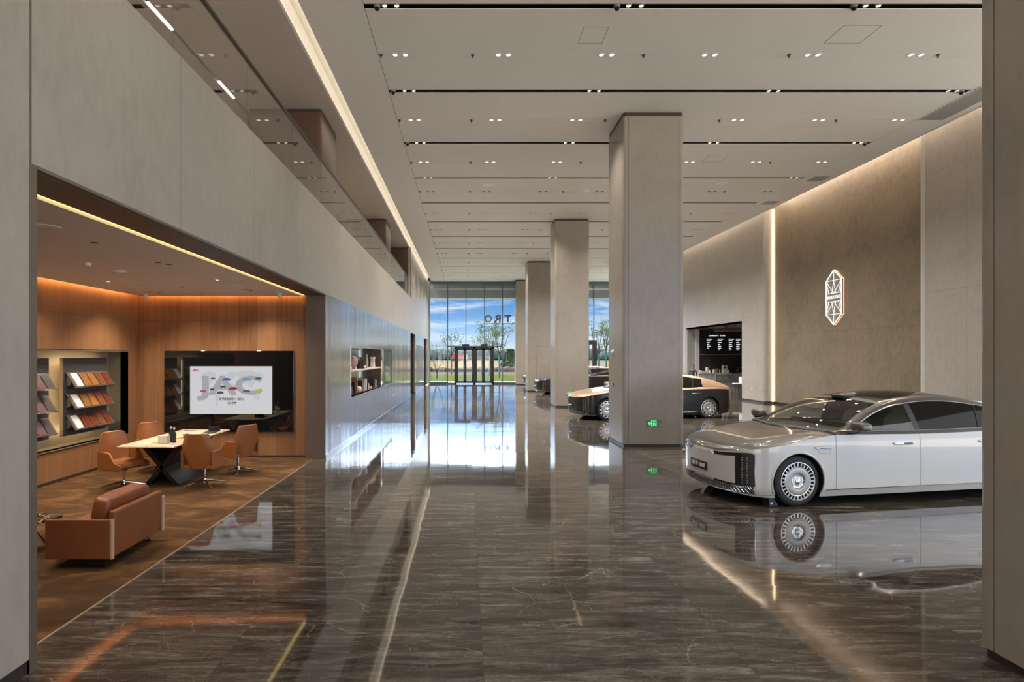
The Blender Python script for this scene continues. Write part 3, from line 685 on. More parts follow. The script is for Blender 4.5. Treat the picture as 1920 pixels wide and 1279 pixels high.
def front_x(y, z, d=0.0):
    """point on the front fascia for a lateral y, pushed out by d"""
    ins = f_ins(z); yy = min(0.995, abs(y)/(CW-ins)); x = AF*(1-(1-yy**NF)**(1/NF)) + ins*0.9
    slope = (yy**(NF-1))*(1-yy**NF)**(1/NF-1)*AF/CW
    nl = math.hypot(1, slope); return (x-d/nl, y+math.copysign(d*slope/nl, y), z)
COLS_X = [1.575-.004, 1.575+.004, 3.08-.004, 3.08+.004, 4.56-.004, 4.56+.004]
def make_car(name, label, loc, rz, pal, hero=True):
    root = thing(name, label, 'car', loc, rz, 'limousines on show')
    low, up = pal['low'], pal['up']
    cols = []
    nfr = 44 if hero else 26
    for i in range(nfr): cols.append(outline_pt('f', PI/2*(i/nfr)))
    # drop crowding: side samples
    sx = set()
    step = 0.03 if hero else 0.06
    x = AF
    while x < CL-ARR: sx.add(round(x, 4)); x += step
    sx = [v for v in sorted(sx) if all(abs(v-c) > 0.012 for c in COLS_X)] + COLS_X
    for v in sorted(sx): cols.append(outline_pt('s', v))
    nre = 18
    for i in range(nre+1): cols.append(outline_pt('r', PI/2*(1-i/nre)))
    cols.sort(key=lambda p: (p[0], p[1] if p[0] < 3 else -p[1]))
    G_ = [0, .03, .07, .11, .16, .21] + [0.21+0.79*k/(22 if hero else 12) for k in range(1, (23 if hero else 13))]
    Q = [.988, .965, .93, .87, .78, .66, .52, .36, .18, 0.0]
    def pt(i, j):
        x, y = cols[i]; zs = f_zs(x)
        if j < len(G_):
            zb = lerp(.19, .135, min(1, abs(y)/CW)**2) if x < .9 else (.135 if x < 5.2 else lerp(.135, .24, (x-5.2)/.75))
            z = zb+(zs-zb)*G_[j]; ins = f_ins(z)
            cxm = CL/2; xx = cxm+(x-cxm)*(1-ins/(CL/2)); yy = y*(1-ins/CW); return Vector((xx, yy, z))
        q = Q[j-len(G_)]; ins = f_ins(zs); cxm = CL/2; xx = cxm+(x-cxm)*(1-ins/(CL/2)); yo = y*(1-ins/CW)
        z = zs+(max(f_tc(x), zs)-zs)*(1-q**6) if x < 1.65 or x > 5.7 else zs+.02*(1-q)
        if x < 1.65:   # crease along each side of the bonnet
            z += 0.012*math.exp(-((q-.72)/.07)**2)*min(1, x/.5)
        return Vector((xx, yo*q, z))
    NI, NJ = len(cols), len(G_)+len(Q)
    P = [[pt(i, j) for j in range(NJ)] for i in range(NI)]
    # snap to the wheel arches
    dead = set()
    for i in range(NI):
        for j in range(len(G_)):
            p = P[i][j]
            if p.y < CW*.8: continue
            for cxw in (XF, XR):
                d = math.hypot(p.x-cxw, p.z-WR); 
                if abs(d-AR) < 0.021 and d > 1e-3:
                    P[i][j] = Vector((cxw+(p.x-cxw)*AR/d, p.y, WR+(p.z-WR)*AR/d))
    parts = {}
    def put(key, quad, mi=0):
        parts.setdefault(key, MB()).add(quad, [tuple(range(len(quad)))], mi)
    for i in range(NI-1):
        xm = (cols[i][0]+cols[i+1][0])/2; ym = (cols[i][1]+cols[i+1][1])/2
        for j in range(NJ-1):
            a, b, c, d = P[i][j], P[i+1][j], P[i+1][j+1], P[i][j+1]
            ctr = (a+b+c+d)/4
            if j < len(G_)-1 and ctr.y > CW*.8 and any(math.hypot(ctr.x-w, ctr.z-WR) < AR-.004 for w in (XF, XR)): continue
            gap = any(abs(xm-(COLS_X[k]+COLS_X[k+1])/2) < .003 for k in (0, 2, 4)) and ym > .9
            if j >= len(G_)-1:
                if 1.62 < xm < 5.78: continue
                key, mi = ('hood', 0) if xm <= 1.62 else ('boot_lid', 0)
            else:
                mi = 0; key = 'body_shell'
                if ctr.z > .235 and ym > .9 and not gap:
                    if 1.575 < xm < 3.08: key = 'front_door'
                    elif 3.08 < xm < 4.56: key = 'rear_door'
                if gap and ctr.z > .235: mi = 1
            for sgn in (1, -1):
                k2 = key if key not in ('front_door', 'rear_door') else key+('' if sgn < 0 else '|far')
                quad = [Vector((v.x, v.y*sgn, v.z)) for v in (a, b, c, d)]
                if sgn > 0: quad.reverse()
                put(k2, quad, mi)
    mats = {'body_shell': [low, M_gap], 'hood': [up], 'boot_lid': [up]}
    for k, mb in parts.items():
        n_ = k.split('|')[0]
        mb.build(n_, mats.get(n_, [low]), root, smooth=True, auto=38)
    # underbody, wheel wells, arch lips
    ub = MB(); ub.box(.55, 5.5, -.5, .5, .16, .45); ub.box(1.45, 4.35, -.90, .90, .15, .40)
    for w in (XF, XR):
        for sgn in (1, -1):
            n = 26; R1 = []
            for yv in (.972, .50):
                R1.append([(w+AR*math.cos(PI*(-.12+1.24*k/n)), sgn*yv, WR+AR*math.sin(PI*(-.12+1.24*k/n))) for k in range(n+1)])
            ub.grid(R1)
            ub.cyl((w, sgn*.50, WR), (w, sgn*.505, WR), AR, n=26)
    ub.build('underbody', M_well, root, smooth=True)
    for w in (XF, XR):
        for sgn in (1, -1):
            pts = []
            for k in range(41):
                a = PI*(-.17+1.34*k/40); px_, pz_ = w+AR*math.cos(a), WR+AR*math.sin(a)
                if pz_ < .16: continue
                pts.append((px_, sgn*(half_w(px_)*(1-f_ins(pz_)/CW)-.004), pz_))
            MB().tube(pts, .016, 8).build('wheel_arch_lip', low, root, smooth=True)
    # ---- greenhouse
    xs = [1.60, 1.64, 1.68] + [1.72+.055*k for k in range(int((5.80-1.72)/.055)+1)]
    xs = sorted([x for x in xs if abs(x-3.03) > .03 and abs(x-3.13) > .03] + [3.03, 3.13, 5.80])
    TQ = [1, .97, .93, .86, .76, .62, .46, .30, .15, 0]
    rows = []
    for x in xs:
        zc = f_zc(x); zs = f_zs(x); hw = half_w(x)
        yo = hw*(1-f_ins(zs)/CW); yb = min(.93, yo-.03)
        zb = min(zs+.052, zc-.004); zr = max(zb+.001, zc-.125); yr = yb-(zr-zb)*.50
        zt = max(zr+.002, zc-.048); yt = yr-(.045 if zr > zb+.01 else .02)-.02
        fade = max(0, min(1, (3.2-x)/1.5)); fade = fade*fade*(3-2*fade)
        def sh(y): return x-.24*(1-min(1, (y/.93))**2)*fade
        row = [Vector((x, yo, zs)), Vector((x, yb, zb))]
        for k in range(1, 5):
            t_ = k/4; row.append(Vector((lerp(x, sh(yr), t_), lerp(yb, yr, t_)+.012*math.sin(PI*t_), lerp(zb, zr, t_))))
        row.append(Vector((sh((yr+yt)/2), lerp(yr, yt, .35), lerp(zr, zt, .6))))
        for q in TQ:
            y = yt*q; row.append(Vector((sh(y), y, zt+(zc-zt)*(1-q*q))))
        rows.append(row)
    gh = {}
    def gput(key, quad, mi=0): gh.setdefault(key, MB()).add(quad, [(0, 1, 2, 3)], mi)
    nr = len(rows[0])
    for i in range(len(xs)-1):
        xm = (xs[i]+xs[i+1])/2; tall = (rows[i][5].z-rows[i][1].z)
        for j in range(nr-1):
            quad0 = [rows[i][j], rows[i+1][j], rows[i+1][j+1], rows[i][j+1]]
            if j == 0: key = 'waist'
            elif j < 5:
                if tall < .035 or xm > 4.66: key = 'roof'
                elif xm < 3.03: key = 'front_window'
                elif xm < 3.13: key = 'door_pillar'
                else: key = 'rear_window'
            elif j == 5: key = 'roof'
            elif j == 6: key = 'roof'
            else:
                q = TQ[j-7+1] if j-7+1 < len(TQ) else 0
                if xm < 1.67: key = 'cowl'
                elif xm < 2.60: key = 'windshield' if q < .965 else 'cowl'
                elif xm < 2.70: key = 'cowl' if q < .93 else 'roof'
                elif xm < 4.35: key = 'roof_glass' if q < .9 else 'roof'
                elif 4.70 < xm < 5.55: key = 'rear_screen' if q < .88 else 'roof'
                else: key = 'roof'
            for sgn in (1, -1):
                quad = [Vector((v.x, v.y*sgn, v.z)) for v in quad0]
                if sgn > 0: quad.reverse()
                k2 = key
                if key in ('front_window', 'rear_window', 'door_pillar', 'waist') and sgn > 0: k2 += '|far'
                gput(k2, quad)
    gm = {'waist': up, 'roof': up, 'front_window': M_cglass, 'door_pillar': M_black, 'rear_window': M_darkglass, 'cowl': M_black, 'windshield': M_cglass, 'roof_glass': M_darkglass, 'rear_screen': M_darkglass}
    for k, mb in gh.items():
        n_ = k.split('|')[0]; mb.build(n_, gm[n_], root, smooth=True, auto=35)
    # window surround
    for sgn in (1, -1):
        top = [(r[5].x, sgn*(r[5].y+.004), r[5].z+.002) for r, x in zip(rows, xs) if 1.70 < x < 4.68]
        bot = [(r[1].x, sgn*(r[1].y+.006), r[1].z+.004) for r, x in zip(rows, xs) if 1.66 < x < 4.68]
        k = min(range(len(xs)), key=lambda q_: abs(xs[q_]-4.66)); rr_ = rows[k]
        vert = [(rr_[j].x, sgn*(rr_[j].y+.005), rr_[j].z) for j in range(1, 6)]
        MB().tube(top, .009, 6).tube(bot, .007, 6).tube(vert, .010, 6).build('window_surround', M_chrome, root, smooth=True)
        k = min(range(len(xs)), key=lambda q_: abs(xs[q_]-4.22)); rr_ = rows[k]
        MB().tube([(rr_[j].x+.03*j, sgn*(rr_[j].y+.004), rr_[j].z) for j in range(1, 6)], .008, 6).build('quarter_pillar', M_gap, root)
        # sill strip, handles, fender badge, mirror
        MB().tube([(x_, sgn*(half_w(x_)*(1-f_ins(.24)/CW)+.002), .24) for x_ in [1.40+.15*q_ for q_ in range(21)]], .008, 6).build('sill_strip', M_chrome, root, smooth=True)
        for hx in (2.60, 4.18):
            hz = .905; y_ = CW*(1-f_ins(hz)/CW)
            h = MB(); h.rbox((hx+.17, sgn*(y_+.012), hz), (.36, .03, .040), .4, 20, 8); ho = h.build('door_handle', M_chrome, root, smooth=True)
            MB().rbox((hx+.24, sgn*(y_+.024), hz+.004), (.17, .012, .018), .4, 14, 6).build('handle_recess', M_black, ho, smooth=True)
        y_ = CW*(1-f_ins(.87)/CW)
        b = MB(); b.prism([(1.20, .885), (1.235, .895), (1.49, .895), (1.49, .85), (1.25, .85)], 'y', sgn*(y_-.004), sgn*(y_+.012)); bo = b.build('fender_badge', M_chrome, root, bevel=.004)
        MB().box(1.29, 1.49, sgn*(y_+.012), sgn*(y_+.016), .863, .872).build('badge_inlay', M_black, bo)
        MB().tube([(1.27, sgn*(y_+.001), .85), (1.29, sgn*(y_+.002), .79), (1.48, sgn*(y_+.002), .785), (1.49, sgn*(y_+.001), .85)], .003, 5).build('charge_flap_outline', M_gap, root)
        mm = MB(); mm.rbox((1.86, sgn*1.12, 1.185), (.20, .26, .15), .55, 20, 12, fn=lambda p: Vector((p.x + abs(p.y)*.15, p.y, p.z*(1.0 if p.z > 0 else .8))))
        mo = mm.build('mirror', up, root, smooth=True)
        MB().prism([(sgn*.93, 1.09), (sgn*1.06, 1.10), (sgn*1.16, 1.125), (sgn*1.16, 1.105), (sgn*1.04, 1.075), (sgn*.93, 1.07)], 'x', 1.80, 1.93).build('mirror_arm', M_black, mo)
        MB().rbox((1.95, sgn*1.12, 1.185), (.03, .22, .12), .5, 14, 8).build('mirror_glass', M_darkglass, mo, smooth=True)
    # ---- front
    def patch(mb, ya, yb, za, zb, d0, d1, nu=14, nv=4, mi=0):
        def zz(y, v):
            z0 = za(y) if callable(za) else za; z1 = zb(y) if callable(zb) else zb; return lerp(z0, z1, v)
        top = [[front_x(lerp(ya, yb, i/nu), zz(lerp(ya, yb, i/nu), j/nv), d1) for j in range(nv+1)] for i in range(nu+1)]
        bot = [[front_x(lerp(ya, yb, i/nu), zz(lerp(ya, yb, i/nu), j/nv), d0) for j in range(nv+1)] for i in range(nu+1)]
        mb.grid(top, mi=mi)
        mb.grid([[t_[0] for t_ in top], [b_[0] for b_ in bot]], mi=mi); mb.grid([[t_[-1] for t_ in top], [b_[-1] for b_ in bot]], mi=mi)
        mb.grid([top[0], bot[0]], mi=mi); mb.grid([top[-1], bot[-1]], mi=mi)
    ztop = lambda y: min(.80, .755+.055*(abs(y)/.85)**2)
    fp = MB(); patch(fp, -.655, .655, lambda y: .345-.02*(abs(y)/.65), lambda y: ztop(y)-.055 if abs(y) > .3 else ztop(y)-.055+.05*min(1, (.3-abs(y))/.06), -.01, .028, 40, 8)
    fp.build('front_panel', pal.get('panel', low), root, smooth=True, auto=30)
    for sgn in (1, -1):
        lp = MB()
        ys = (sgn*.30, sgn*.855) if sgn > 0 else (-.855, -.30)
        patch(lp, ys[0], ys[1], lambda y: ztop(y)-.05, ztop, -.01, .016, 14, 2)
        ys = (sgn*.665, sgn*.855) if sgn > 0 else (-.855, -.665)
        patch(lp, ys[0], ys[1], .31, ztop, -.01, .014, 8, 8)
        ys = (sgn*.30, sgn*.855) if sgn > 0 else (-.855, -.30)
        patch(lp, ys[0], ys[1], .302, .332, -.01, .018, 14, 1)
        lo = lp.build('headlamp', M_lampglass, root, smooth=True, auto=30)
        cr = MB()
        for k in range(11):
            z = .350+k*.037
            for yy_ in (.745, .795):
                c = front_x(sgn*yy_, z, .018); cr.rbox(c, (.022, .026, .026), .8, 8, 6)
        cr.build('lamp_crystals', M_crystal, lo, smooth=True)
        rim_ = [front_x(sgn*.865, z, .012) for z in [.31+.046*k for k in range(11)]]; rim_.append(front_x(sgn*.84, .80, .012)); rim_.append(front_x(sgn*.31, ztop(.31), .014))
        MB().tube(rim_, .007, 6).build('lamp_surround', M_chrome, lo, smooth=True)
    gr = MB(); patch(gr, -.84, .84, .192, .300, -.01, .006, 40, 2)
    go = gr.build('lower_grille', M_black, root, smooth=True)
    ms = MB(); n = 38 if hero else 18
    for k in range(n):
        ya = -.84+1.68*k/n; yb_ = ya+1.68/n*1.0
        for (za, zb2) in ((.195, .300), (.300, .195), ):
            for h_ in ((0, .5), (.5, 1)):
                ms.tube([front_x(lerp(ya, yb_, h_[0]*1.0), lerp(za, zb2, h_[0]), .012), front_x(lerp(ya, yb_, h_[1]), lerp(za, zb2, h_[1]), .014)], .0050, 4)
        for (za, zb2) in ((.2475, .300), (.300, .2475), (.2475, .195), (.195, .2475)):
            ms.tube([front_x(ya+(.84/n if za in (.300, .195) else 0), za, .012), front_x(ya+(.84/n if zb2 in (.300, .195) else 0), zb2, .014)], .0040, 4)
    ms.tube([front_x(-.93+1.86*k/40, .185, .010) for k in range(41)], .007, 6); ms.tube([front_x(-.84+1.68*k/40, .304, .010) for k in range(41)], .004, 6)
    ms.build('grille_mesh', M_chrome, go)
    x0 = front_x(.05, .5, 0)[0]-.034
    Mp = Matrix.Translation((x0-.012, .05, .49)) @ Matrix.Rotation(-PI/2, 4, 'Z') @ Matrix.Rotation(PI/2, 4, 'X')
    po = MB().box(x0-.010, x0+.05, -.17, .27, .425, .555).build('number_plate', M_plate, root, bevel=.004)
    if hero: text_obj('plate_lettering', '尊界 S800', .088, M_white, Mp, po, .002, bold=.001, fit=.36)
    else: MB().box(x0-.013, x0-.010, -.12, .22, .47, .51).build('plate_lettering', M_white, po)
    # ---- rear
    def rear_pt(y, z, d=0):
        yy = min(.995, abs(y)/CW); return (CL-ARR*(1-(1-yy**NR_)**(1/NR_))-f_ins(z)*.9+d, y, z)
    tl = MB(); tl.grid([[rear_pt(-.93+1.86*i/30, z, .012) for z in (.86, .90, .93)] for i in range(31)]); tl.build('tail_lamp', M_red, root, smooth=True)
    MB().tube([rear_pt(-.95+1.9*i/30, .27, .008) for i in range(31)], .012, 6).build('rear_strip', M_chrome, root, smooth=True)
    # ---- roof sensor bump
    MB().rbox((2.64, 0, 1.566), (.32, .30, .07), .55, 20, 8).build('roof_sensor', M_black, root, smooth=True)
    # ---- interior
    if hero:
        MB().box(1.5, 4.9, -.86, .86, .40, .46).build('cabin_floor', M_cream, root)
        d = MB(); d.rbox((2.05, 0, .99), (.62, 1.62, .20), .45, 24, 10); d.rbox((2.35, .0, .95), (.2, 1.5, .16), .5, 20, 8); d.build('dashboard', pm('dash_dark', (0.10, .09, .08), .5), root, smooth=True)
        MB().box(2.20, 2.215, -.55, .70, 1.06, 1.17).build('dashboard_screen', M_darkglass, root, bevel=.01)
        st = MB(); ang = math.radians(62)
        for (cx_, s2) in ((2.52, -.42),):
            ring = [(cx_+.19*math.cos(a)*math.cos(ang), s2+.19*math.sin(a), 1.02+.19*math.cos(a)*math.sin(ang)) for a in [2*PI*k/24 for k in range(24)]]
            st.tube(ring, .014, 6, closed=True); st.cyl((cx_, s2, 1.02), (cx_-.2, s2, .92), .03); st.rbox((cx_, s2, 1.02), (.05, .14, .12), .7, 12, 8)
        st.build('steering_wheel', pm('wheel_cream', (.42, .40, .36), .5), root, smooth=True)
        for s2 in (-.42, .42):
            s = MB(); s.rbox((2.98, s2, .66), (.54, .52, .20), .45, 20, 10)
            Mr = Matrix.Rotation(math.radians(-14), 4, 'Y'); s.rbox((3.26, s2, .98), (.16, .50, .66), .45, 20, 12, M=Matrix.Rotation(math.radians(14), 4, 'Y'))
            so_ = s.build('front_seat', M_mint, root, smooth=True)
            MB().rbox((3.36, s2, 1.34), (.11, .28, .19), .5, 18, 10, M=Matrix.Rotation(math.radians(10), 4, 'Y')).build('headrest', M_cream, so_, smooth=True)
        MB().rbox((4.3, 0, .75), (.5, 1.4, .5), .4, 16, 8).build('rear_bench', M_mint, root, smooth=True)
        MB().rbox((2.44, 0, 1.42), (.05, .24, .07), .5, 12, 8).build('rear_view_mirror', M_black, root, smooth=True)
    else:
        MB().box(1.75, 4.9, -.86, .86, .40, 1.02).build('cabin_floor', M_black, root)
    # ---- wheels
    for wx in (XF, XR):
        for sgn in (-1, 1):
            Mw = Matrix.Translation((wx, sgn*.955, WR)) @ (Matrix.Rotation(PI/2, 4, 'X') if sgn < 0 else Matrix.Rotation(-PI/2, 4, 'X'))
            # local +z points outwards
            ty = MB(); ty.lathe([(.285, -.235), (.345, -.235), (.372, -.215), (WR, -.18), (WR, -.06), (.372, -.022), (.35, -.004), (.32, .0), (.295, -.006), (.285, -.02)], 56 if hero else 32, Mw, close=True)
            wo = ty.build('wheel', M_tyre, root, smooth=True)
            r_ = MB(); n = 64 if hero else 36
            r_.lathe([(.292, -.005), (.290, .004), (.278, .006), (.270, -.002), (.268, -.03), (.268, -.2)], n, Mw)       # outer lip + barrel
            ri, ro = .222, .268
            ns = pal.get('spokes', 28)
            for k in range(ns):
                a0 = 2*PI*k/ns; wd2 = (2*PI/ns)*.34/2
                vs = []
                for zz_ in (.002, -.03):
                    for (rr2, aa) in ((ri-.006, a0-wd2), (ri-.006, a0+wd2), (ro+.004, a0+wd2), (ro+.004, a0-wd2)):
                        vs.append(Mw @ Vector((rr2*math.cos(aa), rr2*math.sin(aa), zz_)))
                r_.add(vs, [(0,1,2,3), (7,6,5,4), (0,4,5,1), (1,5,6,2), (2,6,7,3), (3,7,4,0)])
            r_.lathe([(ri, -.03), (ri+.002, 0), (ri-.006, .006), (ri-.014, .003)], n, Mw)
            ro_ = r_.build('rim', M_rim, wo, smooth=True, auto=35)
            dsc = MB(); dsc.lathe([(.212, .002), (.19, .008), (.13, .010), (.118, .006), (.110, -.004)], n, Mw); dsc.build('rim_disc', M_rimd, wo, smooth=True)
            hb_ = MB(); hb_.lathe([(.112, -.004), (.105, .002), (.098, -.010), (.06, -.018), (.045, -.012), (.042, .004), (.030, .010), (.0001, .012)], 40, Mw)
            for k in range(5):
                a = 2*PI*k/5; c = Mw @ Vector((.074*math.cos(a), .074*math.sin(a), -.012)); d2 = Mw @ Vector((.074*math.cos(a), .074*math.sin(a), .002)); hb_.cyl(c, d2, .009, n=8)
            hb_.build('hub_cap', M_chrome, wo, smooth=True)
            bk = MB(); bk.lathe([(.27, -.08), (.02, -.08)], 32, Mw); bk.build('rim_backing', M_well, wo)  # near-black sheet behind the spokes, shade of the wheel interior put into colour
    return root
PAL_WHITE = dict(low=paint('pearl_white', (0.60, 0.585, 0.565), .05, .28), up=paint('taupe_metallic', (0.10, 0.086, 0.074), .3, .30))
PAL_GOLD = dict(low=paint('gloss_black', (0.010, 0.008, 0.007), .0, .25, .25), up=paint('copper_gold', (0.62, 0.42, 0.27), .6, .28), spokes=12)
PAL_BLACK = dict(low=paint('black_paint', (0.010, 0.010, 0.012), .0, .25, .25), up=paint('black_roof', (0.025, 0.025, 0.027), .3, .2), spokes=20)
TH = math.radians(10)
make_car('limousine', 'white limousine with taupe bonnet and roof, parked in front of the bronze wall', (3.845, 9.27, 0), TH, PAL_WHITE)
make_car('limousine', 'black limousine with copper gold roof and bonnet, nose and tail showing past the big column', (3.825, 20.71, 0), TH, PAL_GOLD, hero=False)
make_car('limousine', 'all-black limousine behind the gold-roofed one, nose poking out past the second column', (4.15, 34.0, 0), TH, PAL_BLACK, hero=False)
make_car('limousine', 'all-black limousine by the window front, only its nose tip visible', (4.25, 43.6-1.0, 0), math.radians(4), PAL_BLACK, hero=False)
#=====================================================================  lounge furniture
def make_chair(label, loc, rz):
    """swivel chair, facing local +x"""
    t = thing('swivel_chair', label, 'chair', loc, rz, 'tan leather swivel chairs around the meeting table')
    # backrest: curved hexagonal shell
    prof = [(.33, .195), (.42, .225), (.62, .272), (.74, .262), (.88, .222), (.945, .205)]
    f_w = smooth_tab(prof); b = MB(); nu, nv = 12, 16
    def bp(u, v, off):
        z = lerp(.33, .945, v); hw = interp(z, prof) - (.02 if v in (0, 1) else 0); y = u*hw
        x = -.235-.16*(z-.40) + .075*(abs(u)**2.2) - off
        return (x, y, z)
    F_ = [[bp(-1+2*i/nu, j/nv, 0) for j in range(nv+1)] for i in range(nu+1)]; B_ = [[bp(-1+2*i/nu, j/nv, .04) for j in range(nv+1)] for i in range(nu+1)]
    b.grid(F_); b.grid(B_); b.grid([F_[0], B_[0]]); b.grid([F_[-1], B_[-1]]); b.grid([[r[0] for r in F_], [r[0] for r in B_]]); b.grid([[r[-1] for r in F_], [r[-1] for r in B_]])
    b.build('backrest', M_leather, t, smooth=True, auto=50, bevel=.012)
    s = MB(); s.rbox((.02, 0, .425), (.52, .50, .11), .45, 24, 10); s.build('seat', M_leather, t, smooth=True)
    MB().prism([(-.24, .34), (.22, .35), (.28, .385), (.28, .40), (-.24, .40)], 'y', -.25, .25).build('seat_shell', M_leather, t, bevel=.012)
    for sg in (1, -1):
        a = MB(); a.prism([(-.26, .33), (-.27, .645), (-.02, .635), (.03, .61), (.14, .47), (.285, .43), (.285, .36), (.20, .335)], 'y', sg*.245, sg*.282)
        a.build('armrest', M_leather, t, bevel=.012)
    MB().cyl((0, 0, .09), (0, 0, .345), .024, n=16).cyl((0,0,.30), (0,0,.345), .06, .08, n=16).cyl((0,0,.07), (0,0,.13), .042, .028, n=16).build('stem', M_chrome, t, smooth=True)
    for k in range(4):
        an = PI/4+PI/2*k; c, s_ = math.cos(an), math.sin(an)
        l = MB(); l.tube([(.02*c, .02*s_, .10), (.12*c, .12*s_, .085), (.30*c, .30*s_, .040), (.335*c, .335*s_, .03)], [.022, .018, .013, .012], 8); l.cyl((.33*c, .33*s_, .0), (.33*c, .33*s_, .03), .016, n=10)
        l.build('leg', M_chrome, t, smooth=True)
    return t
ch0 = make_chair('tan swivel chair by the sample wall, at the near table corner', (-5.86, 9.72, .006), math.radians(-22))
dup(ch0, (-6.02, 11.05, .006), math.radians(-32), 'tan swivel chair at the far end of the table, back towards the sample wall corner')
dup(ch0, (-4.53, 9.84, .006), math.radians(88), 'tan swivel chair seen squarely from behind, at the hall side of the table')
dup(ch0, (-4.40, 10.95, .006), math.radians(152), 'tan swivel chair seen side-on below the black screen wall, turned to the table')
# table
def onyx():
    m, g, out = newmat('onyx_top'); pos = g.n('ShaderNodeNewGeometry', 0)
    n = g.noise(pos, 2.2, 6.0, .65, 1.6); c = g.ramp(n, [(.34, (.20, .12, .06)), (.42, (.62, .50, .34)), (.55, (.80, .70, .52)), (.68, (.52, .38, .22))])
    princ(g, out, Base_Color=c, Roughness=.12, Specular_IOR_Level=.6); return m
t = thing('meeting_table', 'long meeting table with pale veined stone top on black crossed slabs', 'table', (-5.33, 10.55, .006))
MB().prism([(-.50, -1.10), (.48, -1.12), (.48, 1.10), (-.48, 1.10)], 'z', .722, .744).build('tabletop', onyx(), t, bevel=.004)
M_tbase = pm('graphite_base', (0.035, 0.035, 0.037), .22, .4)
for sg in (1, -1):
    MB().add([(-.40*sg, -.62, .72), (-.30*sg, -.62, .72), (.30*sg, -.62, .0), (.20*sg, -.62, .0), (-.40*sg, .62, .72), (-.30*sg, .62, .72), (.30*sg, .62, .0), (.20*sg, .62, .0)],
             [(0,1,2,3), (7,6,5,4), (0,4,5,1), (1,5,6,2), (2,6,7,3), (3,7,4,0)]).build('leg', M_tbase, t, bevel=.004)
TZ = .75
def bottle(label, x, y, z, h, r, cap=M_white, body=M_black, grp='bottles on the meeting table'):
    t = thing('bottle', label, 'bottle', (x, y, z), group=grp)
    MB().lathe([(.0001, 0), (r, 0), (r, h*.55), (r*.9, h*.63), (r*.38, h*.72), (r*.38, h*.86)], 20).build('glass_body', body, t, smooth=True)
    MB().lathe([(r*.42, h*.86), (r*.42, h), (.0001, h)], 14).build('cap', cap, t, smooth=True)
bottle('dark bottle with white cap behind the pale box, further into the lounge', -5.17, 9.95, TZ, .27, .036)
bottle('dark bottle with bright cap and pale label, nearer the hall', -5.08, 9.88, TZ, .265, .034)
o = MB().box(-5.28, -5.13, 9.72, 9.84, TZ, TZ+.14).build('paper_box', pm('cream_card', (.70, .64, .50), .6), bevel=.004); tag(o, 'open cream box standing before the two bottles', 'box')
t = thing('cup', 'grey cup with round pale lid behind the bottles', 'cup', (-5.0, 10.12, TZ)); MB().lathe([(.0001, 0), (.035, 0), (.045, .11), (.0001, .11)], 20).build('cup_body', M_grey, t, smooth=True)
MB().rbox((0, 0, .12), (.10, .10, .04), .8, 16, 8).build('lid', pm('pale_lid', (.6, .56, .5), .5), t, smooth=True)
rnd = random.Random(11); M_sw = [pm('sample_%s' % n, c, .5) for n, c in (('sand', (.62, .48, .30)), ('cream', (.75, .66, .50)), ('ochre', (.50, .36, .20)))]
for k, lb in enumerate(['sand stone sample lying flat at the bottom of the pile on the table', 'cream stone sample laid crosswise in the pile on the table', 'ochre stone sample on the far side of the pile', 'small cream offcut beside the stone sample pile', 'cream tile on top of the stone sample pile']):
    x, y, z, a, ti = [(-5.02, 10.52, TZ+.012, .2, 0), (-5.0, 10.51, TZ+.036, .7, 0), (-5.12, 10.86, TZ+.012, -.2, 0), (-5.32, 10.35, TZ+.012, 1.0, 0), (-5.03, 10.53, TZ+.060, -.2, 0)][k]
    t = MB().box(-.13, .13, -.09, .09, -.011, .011).build('stone_sample', M_sw[k % 3], bevel=.003); t.location = (x, y, z); t.rotation_euler = (ti, ti*.5, a); tag(t, lb, 'stone sample', 'stone samples on the meeting table')
o = MB().box(-5.15, -4.92, 11.0, 11.35, TZ, TZ+.012).box(-5.15, -4.92, 11.345, 11.36, TZ, TZ+.10).build('black_slab', M_black); tag(o, 'flat black slab with upright edge near the far end of the table', 'black_slab')  # black slab standing for a dark area of the tabletop
for k, (x, y, a) in enumerate(((-5.55, 9.8, .3), (-5.6, 10.3, -.2))):
    o = MB().box(-.10, .10, -.14, .14, 0, .004).build('paper_sheet', pm('paper_%s' % 'ab'[k], (.66, .56, .40), .7)); o.location = (x, y, TZ); o.rotation_euler = (0, 0, a)
    tag(o, ['sheet of paper at the near end of the table', 'sheet of paper in the middle of the table, sample wall side'][k], 'paper', 'papers on the meeting table')
# armchair seen from behind (seat faces local -x)
t = thing('armchair', 'low boxy tan leather armchair with its back to the hall, on the carpet', 'armchair', (-4.06, 6.48, .006))
for sg in (1, -1):
    MB().box(-.36, .325, sg*.475, sg*.52, .11, .53).build('armrest', M_leather2, t, bevel=.012)
    MB().box(.325, .345, sg*.478, sg*.52, .11, .53).build('arm_edge', pm('pale_edge', (.50, .32, .22), .45), t, bevel=.004)
Mb = Matrix.Translation((.27, 0, .10)) @ Matrix.Rotation(math.radians(4), 4, 'Y')
MB().box(-.03, .045, -.47, .47, .01, .51, M=Mb).build('backrest', M_leather2, t, bevel=.02)
MB().rbox((.13, 0, .56), (.20, .82, .34), .30, 30, 14, M=Matrix.Rotation(math.radians(10), 4, 'Y'), fn=lambda p: Vector((p.x*(1+.05*math.sin(p.y*26)), p.y, p.z+.008*math.sin(p.y*31)))).build('back_cushion', M_leather2, t, smooth=True)
MB().rbox((-.10, 0, .29), (.70, .92, .22), .38, 24, 10).build('seat_cushion', M_leather2, t, smooth=True)
MB().box(-.30, .26, -.46, .46, .115, .20).build('seat_frame', M_leather2, t, bevel=.01)
M_leg = pm('dark_leg', (.05, .045, .04), .3, .8)
